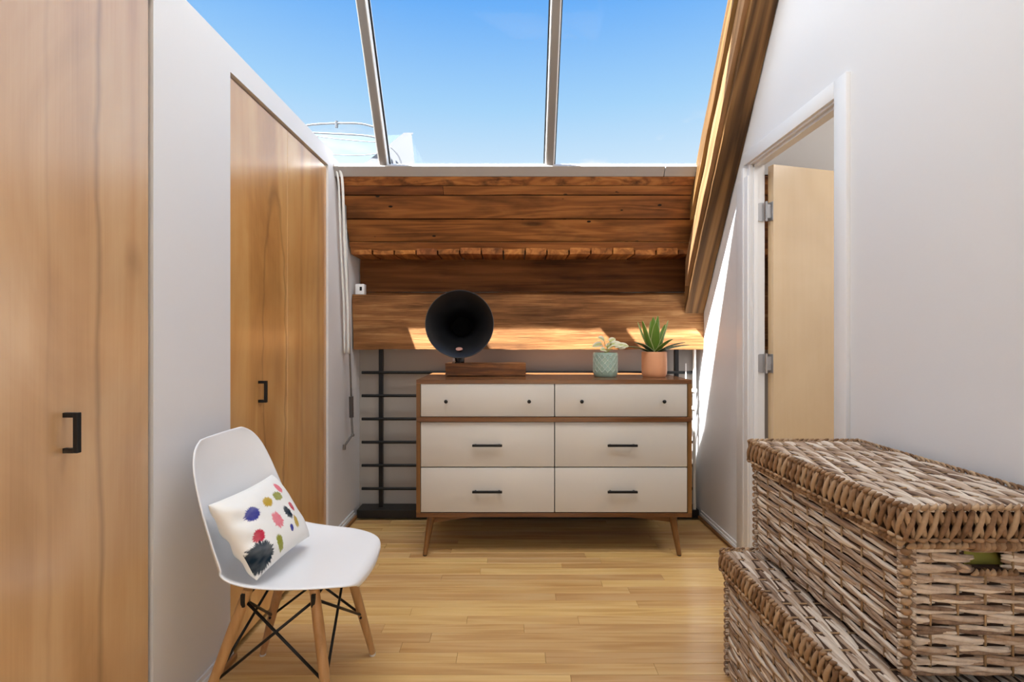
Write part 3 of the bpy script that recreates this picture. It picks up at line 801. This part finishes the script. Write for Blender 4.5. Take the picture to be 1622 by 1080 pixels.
for i, p in enumerate(prof):
    d = (prof[min(i+1, len(prof)-1)] - prof[max(i-1, 0)]).normalized(); nr = V(-d.z, 0, d.x)
    if nr.z < 0 and nr.x < 0: nr = -nr
    nr = V(d.z, 0, -d.x) if V(d.z, 0, -d.x).dot(V(.6, 0, .8)) > 0 else V(-d.z, 0, d.x)
    row = []
    for k in range(NU+1):
        u = -1 + 2*k/NU
        q = p + nr*(cs[i].x*abs(u)**2.4) + V(0, ws[i].x*u*(1-.04*abs(u)**3), 0)
        row.append(bm.verts.new(V(CXc-.024, CYc, -.006) + q))
    grid.append(row)
for a, b in zip(grid, grid[1:]):
    for k in range(NU): bm.faces.new((a[k], a[k+1], b[k+1], b[k]))
bmesh.ops.recalc_face_normals(bm, faces=bm.faces[:])
sh = obj('seat_shell', bm, PLASTIC, chair, smooth=True); solid(sh, .007, 1)
LT = {}; LF = {}
for sx in (-1, 1):
    for sy in (-1, 1):
        top = V(-.668 + sx*.096, CYc + sy*.125, .398); ft = V(-.69 + sx*.195, CYc + sy*.193, .008)
        LT[sx, sy], LF[sx, sy] = top, ft
        bm = new(); d = (ft-top)
        tube(bm, [top, top + d*.25, top + d*.6, ft], [.0135, .0155, .0145, .0105], 18); bmesh.ops.recalc_face_normals(bm, faces=bm.faces[:])
        lg = obj('leg', bm, BEECH, chair, auto=50)
        bm = new(); tube(bm, [ft + V(0, 0, .001), ft - V(0, 0, .008)], .0105, 14); obj('glide', bm, plain('clear_glide', S(215, 212, 205), .3) if 'clear_glide' not in bpy.data.materials else bpy.data.materials['clear_glide'], lg)
        for t in (.05, .62):
            bm = new(); c = top + d*t
            tube(bm, [c + V(0, -.018, 0), c + V(0, .018, 0)], .0042, 10)
            obj('screw', bm, BLACK, lg)
# wire struts
def strut(a, b, r=.0042): 
    bm = new(); tube(bm, [a, b], r, 10); obj('strut', bm, BLACK, chair, smooth=True)
def on(sx, sy, t): return LT[sx, sy] + (LF[sx, sy]-LT[sx, sy])*t
for sy in (-1, 1):
    strut(on(-1, sy, .07), on(1, sy, .62)); strut(on(1, sy, .07), on(-1, sy, .62))
for sx in (-1, 1):
    strut(on(sx, -1, .07), on(sx, 1, .62)) ; strut(on(sx, 1, .07), on(sx, -1, .62))
for sx in (-1, 1):
    strut(on(sx, -1, .05), on(sx, 1, .05), .0055)
    for sy in (-1, 1):
        a = on(sx, sy, .04); strut(a, V(CXc-.02+sx*.06, CYc+sy*.07, .398), .0055)
for sx in (-1, 1):
    for sy in (-1, 1):
        bm = new(); c = on(sx, sy, .05)
        box(bm, c.x-.006, c.x+.006, c.y-.017, c.y+.017, c.z-.024, c.z+.014, .002); obj('bracket', bm, BLACK, chair)
        bm = new(); a = V(CXc-.02+sx*.06, CYc+sy*.07, .393); lathe(bm, [(.017, 0), (.017, .015)], a, 14); obj('shock_mount', bm, BLACK, chair, auto=40)

# pillow
PC = [V(-.698, 1.323, .462), V(-.679, 1.62, .462), V(-.83, 1.322, .668), V(-.83, 1.669, .654)]
PU = .345; PV = .262; PT = .052
pc = V(-.755, 1.48, .565)
vdir = V(-.14, .02, .20).normalized(); udir = (V(0, 1, 0) - vdir*V(0, 1, 0).dot(vdir)).normalized(); ndir = udir.cross(vdir).normalized()
bm = new(); uvl = bm.loops.layers.uv.new('UV'); NX, NY = 36, 28
def pil(u, v, s):
    e = (1-abs(u)**3.2)*(1-abs(v)**3.2); t = PT*max(0, e)**.55
    uu = u*(1 - .05*(1-abs(v)**2)); vv = v*(1 - .06*(1-abs(u)**2))
    a, b = .5+.5*uu*1.03, .5+.5*vv*1.03
    q = PC[0]*(1-a)*(1-b) + PC[1]*a*(1-b) + PC[2]*(1-a)*b + PC[3]*a*b + ndir*(t*s)
    wr = noise.noise(V(u*2.2, v*3.0, s*5))*.5 + noise.noise(V(u*6 + v*4, v*3 - u*1.5, s*3))*.35
    fold = math.exp(-((u+.82)/.22)**2)*math.sin(v*11 + u*6)*.005
    return q + ndir*(wr*.007*min(1, e*2) + fold*min(1, e*3))*1.0
vs = {}
for s in (1, -1):
    for i in range(NX+1):
        for j in range(NY+1):
            u = -1+2*i/NX; v = -1+2*j/NY
            edge = i in (0, NX) or j in (0, NY)
            if edge and s == -1: vs[i, j, s] = vs[i, j, 1]
            else: vs[i, j, s] = bm.verts.new(pil(u, v, s))
for s in (1, -1):
    for i in range(NX):
        for j in range(NY):
            k = [(i, j), (i+1, j), (i+1, j+1), (i, j+1)]
            if s == -1: k = k[::-1]
            f = bm.faces.new([vs[a, b, s] for a, b in k])
            for lp, (a, b) in zip(f.loops, k): lp[uvl].uv = (a/NX + (0 if s == 1 else 2), b/NY)
m = M('printed_cotton'); uv = m.coord('UV')
sep = m.n('ShaderNodeSeparateXYZ'); m.put(sep.inputs[0], uv)
NAVY, BLUE, MUST, OLIVE, PINK, RED = S(22, 40, 54), S(62, 66, 150), S(196, 164, 66), S(150, 152, 62), S(232, 130, 142), S(196, 44, 70)
dots = [('BLOBS')]
U_, V_ = (100, -48), (77, 120)
def uvof(px, py):
    a, b = px-330, py-800; det = U_[0]*V_[1] - V_[0]*U_[1]
    return (a*V_[1] - V_[0]*b)/det, 1 - (U_[0]*b - a*U_[1])/det
blobs = [(395, 809, .085, .085, BLUE), (417, 793, .075, .07, MUST), (436, 784, .075, .07, OLIVE), (436, 825, .075, .11, PINK), (455, 815, .05, .10, NAVY),
         (409, 843, .06, .075, RED), (418, 870, .135, .16, NAVY), (445, 860, .05, .10, OLIVE), (464, 841, .03, .05, BLUE), (473, 831, .04, .085, MUST), (440, 768, .05, .085, PINK), (464, 804, .035, .07, RED),
         (352, 850, .0, .0, OLIVE)]
n_edge = m.noise(m.mapping(uv, (1.3, 1, 1)), 26, 4, .75); n_wash = m.noise(uv, 7, 2)
c = None; base = S(242, 241, 238)
c = m.mix(0.0, base, base)
for px, py, ru, rv_, colr in blobs:
    if ru == 0: continue
    u0, v0 = uvof(px-18, py+23)
    du = m.math('SUBTRACT', sep.outputs['X'], u0); dv = m.math('MULTIPLY', m.math('SUBTRACT', sep.outputs['Y'], v0), 1.0)
    a = m.math('DIVIDE', du, ru); b = m.math('DIVIDE', dv, rv_)
    d = m.math('SQRT', m.math('ADD', m.math('MULTIPLY', a, a), m.math('MULTIPLY', b, b)))
    # bristly rim: angular streaks
    th = m.math('ARCTAN2', a, b)
    comb = m.n('ShaderNodeCombineXYZ'); m.put(comb.inputs[0], m.math('MULTIPLY', th, 4.5)); m.put(comb.inputs[1], u0*31)
    br = m.math('SUBTRACT', m.noise(comb.outputs[0], 1.6, 2), .5)
    d = m.math('ADD', d, m.math('ADD', m.math('MULTIPLY', br, .9), m.math('MULTIPLY', m.math('SUBTRACT', n_edge, .5), .55)))
    k = m.math('MULTIPLY', m.rng(d, 1.02, .86), m.rng(n_wash, .2, .6, .82, 1))
    c = m.mix(k, c, colr)
m.set(c, .85, 0, .15); m.bump(m.noise(m.mapping(uv, (1, 1, 1)), 300, 2), .12, .001)
pl_ = obj('pillow', bm, m.m, None, smooth=True, loc=tuple(pc))
tag(pl_, 'white lumbar pillow printed with bristly coloured paint dots, leaning on the shell chair', 'pillow')
q = pl_.modifiers.new('smooth', 'SUBSURF'); q.levels = 1; q.render_levels = 1

# ------------------------------------------------------------------ wicker trunks
def wicker_mat(name, dark, mid, light_):
    m = M(name); r = m.island(); v = m.coord()
    st = m.noise(m.mapping(v, (60, 14, 60)), 1, 4, .65)
    f = m.math('ADD', m.math('MULTIPLY', r, .62), m.math('MULTIPLY', st, .48))
    c = m.ramp(f, [(.12, dark), (.42, mid), (.8, light_)])
    m.set(c, .62, 0, .3); m.bump(st, .5, .002); return m.m
WK = wicker_mat('hyacinth_weave', S(88, 60, 44), S(172, 145, 122), S(226, 210, 193))
WKB = wicker_mat('hyacinth_band', S(92, 62, 40), S(146, 112, 82), S(186, 156, 124))
WKD = plain('wicker_shadow_core', S(74, 50, 34), .9)
WKS = plain('wicker_stake', S(164, 132, 96), .7)
rw = random.Random(21)
def sliver(bm, pts, r0, flat, n, seg=6):
    """a lens shaped strand along pts; r0 widest half-width; flat = thickness ratio along n"""
    rings = []; L = len(pts)-1
    for i, p in enumerate(pts):
        t = i/L; r = r0*(.42 + .58*math.sin(PI*t)**.8)
        d = (pts[min(i+1, L)]-pts[max(i-1, 0)]).normalized()
        s = d.cross(n).normalized()
        rings.append([bm.verts.new(p + s*(r*math.cos(2*PI*k/seg)) + n*(r*flat*math.sin(2*PI*k/seg))) for k in range(seg)])
    for a, b in zip(rings, rings[1:]):
        for k in range(seg): bm.faces.new((a[k], a[(k+1) % seg], b[(k+1) % seg], b[k]))
    bm.faces.new(rings[0][::-1]); bm.faces.new(rings[-1])
def weave(bm, bs, o, ud, vd, n, W, H, s, rp, bulge=.010, hole=None, fat=1.0):
    """woven face: strands along ud over stakes along vd"""
    nst = max(2, round(W/s)); s = W/nst; nr = max(1, round(H/rp)); rp = H/nr
    for j in range(nr):
        vc = (j+.5)*rp
        k = -1 if j % 2 else 0
        while k < nst:
            a = max(0, k)*s - (.004 if k <= 0 else 0); b = min(nst, k+2)*s + (.004 if k+2 >= nst else 0)
            k += 2
            if b-a < s*.4: continue
            if hole and a < hole[1] and b > hole[0] and vc > hole[2] and vc < hole[3]:
                segs = []
                if a < hole[0]-.01: segs.append((a, hole[0]))
                if b > hole[1]+.01: segs.append((hole[1], b))
            else: segs = [(a, b)]
            for a, b in segs:
                ns = 4
                ph = rw.uniform(-.2, .2)
                for i in range(ns):
                    v0 = ((i+.5)/ns-.5)*rp*.95; v1 = (((i+2) % ns + .5)/ns-.5)*rp*.95
                    L = b-a; pts = []; ext = .014; jit = rw.uniform(-.006, .006)
                    tilt = -rp*.75
                    for q in range(7):
                        t = q/6; uu = a - ext + (L+2*ext)*t + jit
                        uu = max(-.006, min(W+.006, uu))
                        out = bulge*math.sin(PI*t)**.8*(.72+.28*math.sin(4*t+i*1.9+ph)) - .003
                        vv = vc + v0 + (v1-v0)*t*.8 + tilt*(t-.5)*.55 + rw.uniform(-.0008, .0008)
                        pts.append(o + ud*uu + vd*vv + n*out)
                    sliver(bm, pts, rp*rw.uniform(.19, .27)*fat, .75, n)
    for k in range(nst+1):
        uu = min(max(k*s, .004), W-.004)
        if hole and hole[0] < uu < hole[1]: tube(bs, [o + ud*uu + n*.003, o + ud*uu + vd*hole[2] + n*.003], .0026, 6); continue
        tube(bs, [o + ud*uu + n*.003, o + ud*uu + vd*H + n*.003], .0026, 6)
def rope(bm, a, b, r, pitch, n, up):
    d = (b-a); L = d.length; d = d.normalized(); k = max(1, int(L/pitch))
    for i in range(k):
        c = a + d*((i+.5)*L/k)
        j = rw.uniform(.85, 1.15)
        p0 = c - d*pitch*.55 - up*r*.75; p1 = c + d*pitch*.55 + up*r*.75
        pts = [p0.lerp(p1, t/4) + n*(r*.55*math.sin(PI*t/4)) for t in range(5)]
        sliver(bm, pts, r*.62*j, .9, n)
def band(bm, a, b, z0, z1, n, pitch):
    """lid side: crossing upright loops"""
    d = (b-a); L = d.length; d = d.normalized(); k = max(2, int(L/pitch)); st = L/k
    for i in range(k):
        c = a + d*((i+.5)*st); up = V(0, 0, 1)
        for sgn, dep in ((1, .006), (-1, .002)):
            lean = st*.85*sgn + rw.uniform(-.002, .002)
            pts = []
            for q in range(6):
                t = q/5
                pts.append(c + d*(lean*(t-.5)*1.3) + up*(z0 + (z1-z0)*t - a.z) + n*(dep + .004*math.sin(PI*t)))
            sliver(bm, pts, st*rw.uniform(.26, .34), .8, n)
        # small knot at the foot
        p = c + up*(z0-a.z+.002) + n*.007
        sliver(bm, [p - d*st*.45, p - d*st*.2 + n*.003, p + n*.004, p + d*st*.2 + n*.003, p + d*st*.45], st*.22, .9, n)
def trunk(x0, x1, y0, y1, z0, z1, label, lidh, hole=False, all_sides=True):
    t = thing('wicker_trunk', ((x0+x1)/2, (y0+y1)/2, z0), label, 'basket')
    zl = z1 - lidh; ins = .014
    # core walls (open box when there is a handle hole)
    bm = new(); a = .016; wl = .012
    X0, X1, Y0, Y1 = x0+ins+a, x1-ins-a, y0+ins+a, y1-ins-a
    box(bm, X0, X0+wl, Y0, Y1, z0+.004, zl); box(bm, X1-wl, X1, Y0, Y1, z0+.004, zl); box(bm, X0, X1, Y1-wl, Y1, z0+.004, zl); box(bm, X0, X1, Y0, Y1, z0+.004, z0+.016)
    hw = .046; hx_ = (x0+x1)/2 + .009; hz0, hz1 = zl-.062, zl-.022
    if hole:
        box(bm, X0, hx_-hw, Y0, Y0+wl, z0+.004, zl); box(bm, hx_+hw, X1, Y0, Y0+wl, z0+.004, zl)
        box(bm, hx_-hw, hx_+hw, Y0, Y0+wl, z0+.004, hz0); box(bm, hx_-hw, hx_+hw, Y0, Y0+wl, hz1, zl)
    else: box(bm, X0, X1, Y0, Y0+wl, z0+.004, zl)
    obj('lining', bm, WKD, t)
    bw_, bs = new(), new()
    bx0, bx1, by0, by1 = x0+ins, x1-ins, y0+ins, y1-ins; H = zl - z0 - .012
    p = .012
    X, Y, Z = V(1, 0, 0), V(0, 1, 0), V(0, 0, 1)
    weave(bw_, bs, V(bx0+p, by1, z0+.004), -Y, Z, -X, by1-by0, H, .07, .0215, fat=1.12)
    hl = (hx_-hw-bx0, hx_+hw-bx0, hz0-z0-.004, hz1-z0-.004) if hole else None
    weave(bw_, bs, V(bx0, by0+p, z0+.004), X, Z, -Y, bx1-bx0, H, .055, .0215, hole=hl, fat=1.15)
    if all_sides:
        weave(bw_, bs, V(bx0, by1-p, z0+.004), X, Z, Y, bx1-bx0, H, .06, .0215)
    o = obj('body_weave', bw_, WK, t, smooth=True); o['kind'] = 'stuff'
    o = obj('stakes', bs, WKS, t, smooth=True); o['kind'] = 'stuff'
    # corner wraps
    bm = new()
    for (cx, cy) in ((bx0+.008, by0+.008), (bx0+.008, by1-.008), (bx1-.008, by0+.008)):
        sx = -1 if cx < (x0+x1)/2 else 1; sy = -1 if cy < (y0+y1)/2 else 1
        z = z0+.012
        while z < zl-.02:
            pts = []
            for q in range(6):
                aa = q/5*PI/2
                pts.append(V(cx + sx*.010*math.cos(aa)*1.2, cy + sy*.010*math.sin(aa)*1.2, z + .010*(q/5)))
            sliver(bm, pts, .0075, .7, V(sx, sy, 0).normalized()); z += .0205
    o = obj('corner_wrap', bm, WKB, t, smooth=True); o['kind'] = 'stuff'
    # rope rim of the body
    bm = new(); zr = zl - .008
    rope(bm, V(bx0-.002, by1, zr), V(bx0-.002, by0, zr), .0105, .0125, -X, Z)
    if hole:
        rope(bm, V(bx0, by0-.002, zr), V(hx_-hw, by0-.002, zr), .0105, .0125, -Y, Z); rope(bm, V(hx_+hw, by0-.002, zr), V(bx1, by0-.002, zr), .0105, .0125, -Y, Z)
    else: rope(bm, V(bx0, by0-.002, zr), V(bx1, by0-.002, zr), .0105, .0125, -Y, Z)
    rope(bm, V(bx0, by1+.002, zr), V(bx1, by1+.002, zr), .0105, .0125, Y, Z)
    o = obj('rim_rope', bm, WKB, t, smooth=True); o['kind'] = 'stuff'
    if hole:
        bm = new(); k = 9
        for i in range(k):       # wrapped grip above the hand hole
            xx = hx_-hw + (i+.5)*2*hw/k
            sliver(bm, [V(xx-.003, by0+.004, hz1-.002), V(xx-.001, by0-.006, hz1+.004), V(xx, by0-.009, hz1+.012), V(xx+.001, by0-.006, hz1+.022), V(xx+.002, by0+.002, hz1+.028)], .0068, .7, V(0, -1, 0))
        rope(bm, V(hx_-hw, by0, hz0-.003), V(hx_+hw, by0, hz0-.003), .0085, .0105, -Y, Z)
        o = obj('hand_grip', bm, WKB, t, smooth=True); o['kind'] = 'stuff'
    # lid
    bm = new(); box(bm, x0+.010, x1-.010, y0+.010, y1-.010, zl+.004, z1-.009)
    lid = obj('lid', bm, WKD, t)
    bw_, bs = new(), new()
    weave(bw_, bs, V(x0+.008, y1-.008, z1-.012), -Y, X, Z, y1-y0-.016, x1-x0-.016, .065, .0205, .007, fat=1.4)
    o = obj('lid_weave', bw_, WK, lid, smooth=True); o['kind'] = 'stuff'
    o = obj('lid_stakes', bs, WKS, lid, smooth=True); o['kind'] = 'stuff'
    bm = new(); c = .008
    band(bm, V(x0+c, y1, zl), V(x0+c, y0, zl), zl+.004, z1-.006, -X, .0225)
    band(bm, V(x0, y0+c, zl), V(x1, y0+c, zl), zl+.004, z1-.006, -Y, .0225)
    band(bm, V(x0, y1-c, zl), V(x1, y1-c, zl), zl+.004, z1-.006, Y, .0225)
    o = obj('lid_band', bm, WKB, lid, smooth=True); o['kind'] = 'stuff'
    bm = new(); zt = z1-.007
    rope(bm, V(x0+.004, y1, zt), V(x0+.004, y0, zt), .0085, .0165, -X, Z); rope(bm, V(x0, y0+.004, zt), V(x1, y0+.004, zt), .0085, .0165, -Y, Z)
    rope(bm, V(x0, y1-.004, zt), V(x1, y1-.004, zt), .0085, .0165, Y, Z); rope(bm, V(x1-.002, y0, zt), V(x1-.002, y1, zt), .0085, .0165, X, Z)
    o = obj('lid_edge_rope', bm, WKB, lid, smooth=True); o['kind'] = 'stuff'
    return t, (hx_, hz0, by0)
trunk(.700, 1.165, .90, 1.632, .0, .420, 'larger woven wicker trunk standing on the oak floor under the smaller one', .076)
t2, (hx_, hz0, by0) = trunk(.788, 1.155, .970, 1.616, .426, .790, 'smaller lidded wicker trunk stacked on the larger one, hand hole in front', .078, hole=True)
# yellow cloth seen in the hand hole
bm = new(); NXc, NZc = 14, 20
gr = []
for i in range(NXc+1):
    row = []
    for j in range(NZc+1):
        u = i/NXc; w = j/NZc
        x = hx_ - .050 + .120*u
        y = by0 + .062 - .020*math.sin(PI*w)*(.7+.3*math.sin(u*9)) + .004*math.sin(u*17+w*4)
        z = hz0 - .05 + .090*w + .004*math.sin(u*11) - .014*u*w
        row.append(bm.verts.new((x, y, z)))
    gr.append(row)
for a, b in zip(gr, gr[1:]):
    for j in range(NZc): bm.faces.new((a[j], b[j], b[j+1], a[j+1]))
bmesh.ops.recalc_face_normals(bm, faces=bm.faces[:])
cl = obj('cloth', bm, plain('yellow_green_cloth', S(204, 192, 92), .9, nz=.2, nscale=200), smooth=True, loc=(hx_, by0+.05, hz0-.02))
solid(cl, .003, 1); tag(cl, 'folded yellow green cloth showing through the hand hole of the upper trunk', 'cloth')

# ------------------------------------------------------------------ skylight crank, cable, sensor
def P(px, py, y): return V((px-811)/F*y, y, EYE - (py-538)/F*y)
cr = thing('skylight_crank', P(556, 640, 2.86), 'hanging skylight crank rod with dark grip beside the closet wall', 'crank')
RODM = plain('grey_rod', S(150, 148, 146), .35, .5)
bm = new(); tube(bm, [P(546, 300, 2.80), P(556.2, 630, 2.86)], .0055, 12); obj('rod', bm, RODM, cr, smooth=True)
bm = new(); tube(bm, [P(556.2, 628, 2.86), P(556.8, 661, 2.86)], .0125, 14); obj('grip', bm, plain('dark_grip', S(70, 64, 62), .5), cr, auto=40)
bm = new(); tube(bm, [P(556.8, 660, 2.86), P(558.5, 690, 2.86)], .0065, 12); tube(bm, [P(558.5, 688, 2.86), P(545.5, 706, 2.84)], .006, 12); tube(bm, [P(545.5, 704, 2.84), P(545.3, 712, 2.84)], .009, 12)
lathe(bm, [(.008, -.008), (.011, -.004), (.011, .004), (.008, .008)], P(558.5, 689, 2.86), 12)
obj('handle', bm, plain('crank_metal', S(128, 124, 122), .35, .6), cr, auto=40)
CAB = plain('white_cable', S(226, 225, 222), .4)
cbl = thing('cable', P(540, 274, 2.71), 'double white cable curving down from the skylight corner along the closet wall', 'cable')
for k, dx in enumerate((0, -6)):
    bm = new()
    tube(bm, spline([P(526+dx*.3, 251, 2.70), P(533+dx*.5, 258, 2.70), P(540+dx, 274, 2.71), P(543+dx, 300, 2.72), P(546+dx, 390, 2.76), P(550.5+dx, 480, 2.80), P(552+dx, 560, 2.83)], 8), .0075 if k == 0 else .006, 10)
    obj('cable_strand', bm, CAB, cbl, smooth=True)
sn = thing('sensor', P(569, 467, 2.99), 'small white sensor box at the left end of the big beam', 'sensor')
a, b = P(562.5, 466.5, 3.0), P(576.5, 449.5, 3.0)
bm = new(); box(bm, a.x, b.x, 3.0, 3.05, 1.400, b.z, .004); obj('case', bm, PLASTIC, sn, auto=40)
bm = new(); cx = (a.x+b.x)/2 + .008; box(bm, cx-.007, cx+.007, 2.9985, 3.002, b.z-.042, b.z-.018); obj('lens', bm, BLACK, sn)

# ------------------------------------------------------------------ outside, seen through the glass
EXT = M('frosted_dome'); EXT.set(S(190, 205, 215), .35, 0, .5)
_t = EXT.n('ShaderNodeBsdfTransparent'); _t.inputs[0].default_value = (.97, .98, 1, 1); _x = EXT.n('ShaderNodeMixShader'); _x.inputs[0].default_value = .93
EXT.t.links.new(EXT.b.outputs[0], _x.inputs[1]); EXT.t.links.new(_t.outputs[0], _x.inputs[2]); EXT.t.links.new(_x.outputs[0], EXT.out.inputs[0]); EXT = EXT.m
EXW = plain('grey_flashing', S(92, 94, 100), .5)
hut = thing('roof_monitor', P(560, 262, 6.2), 'white glazed roof monitor on the neighbouring roof outside', 'roof monitor')
yo = 6.2
def hull(name, fr, bk, mt):
    bm = new(); a = [bm.verts.new(p) for p in fr]; b = [bm.verts.new(p) for p in bk]
    bm.faces.new(a); bm.faces.new(b[::-1])
    for i in range(len(a)): bm.faces.new((a[i], b[i], b[(i+1) % len(a)], a[(i+1) % len(a)]))
    bmesh.ops.recalc_face_normals(bm, faces=bm.faces[:]); return obj(name, bm, mt, hut)
def q3(px, py, y): return P(px, py, y)
fr = [q3(430, 330, yo), q3(668, 330, yo), q3(655, 262, yo), q3(649, 212, yo), q3(624, 234, yo), q3(560, 262, yo), q3(430, 285, yo)]
fr = [q3(440, 320, yo), q3(600, 320, yo), q3(560, 262, yo), q3(596, 232, yo), q3(500, 212, yo), q3(440, 208, yo)]
bk = [p + V(.1, 1.6, .02) for p in fr]
# glazed body: front gable of the monitor and its bright right flank
b0 = [q3(430, 300, yo), q3(658, 300, yo), q3(649, 213, yo), q3(618, 214, yo), q3(500, 211, yo), q3(430, 215, yo)]
hull('body', b0, [p + V(0, 1.2, 0) for p in b0], EXT)
hull('flashing', [q3(628, 300, yo-.16), q3(661, 300, yo-.16), q3(652, 211, yo-.16), q3(648, 211, yo-.16), q3(620, 236, yo-.16)], [p for p in [q3(628, 300, yo-.02), q3(661, 300, yo-.02), q3(652, 211, yo-.02), q3(648, 211, yo-.02), q3(620, 236, yo-.02)]], EXW)
hull('flashing', [q3(556, 275, yo-.10), q3(618, 275, yo-.10), q3(655, 210, yo-.10), q3(640, 210, yo-.10)], [q3(556, 275, yo-.02), q3(618, 275, yo-.02), q3(655, 210, yo-.02), q3(640, 210, yo-.02)], EXW)
PIPE = plain('galvanised_conduit', S(84, 86, 90), .5, .2)
for pts, r in (([(484, 199), (500, 197), (532, 195.5), (570, 196), (594, 202), (606, 210)], .012), ([(484, 210), (510, 211), (552, 213), (580, 215), (604, 220)], .011), ([(490, 214), (525, 219), (565, 223), (604, 226)], .006), ([(505, 243), (530, 245), (570, 246), (600, 243)], .006), ([(618, 232), (630, 245), (637, 262)], .008)):
    bm = new(); tube(bm, spline([P(x, y, yo-.22) for x, y in pts], 6), r, 8); obj('conduit', bm, PIPE, hut, smooth=True)
bm = new(); tube(bm, [P(533, 192, yo-.22), P(533, 202, yo-.22)], .02, 8); obj('coupling', bm, PIPE, hut)
bm = new(); box(bm, -6, 6, 3.6, 9, .4, 1.4)
tag(obj('roof_outside', bm, plain('outside_roofing', S(170, 170, 170), .8)), 'flat pale roof outside the skylight', 'roof', kind='structure')
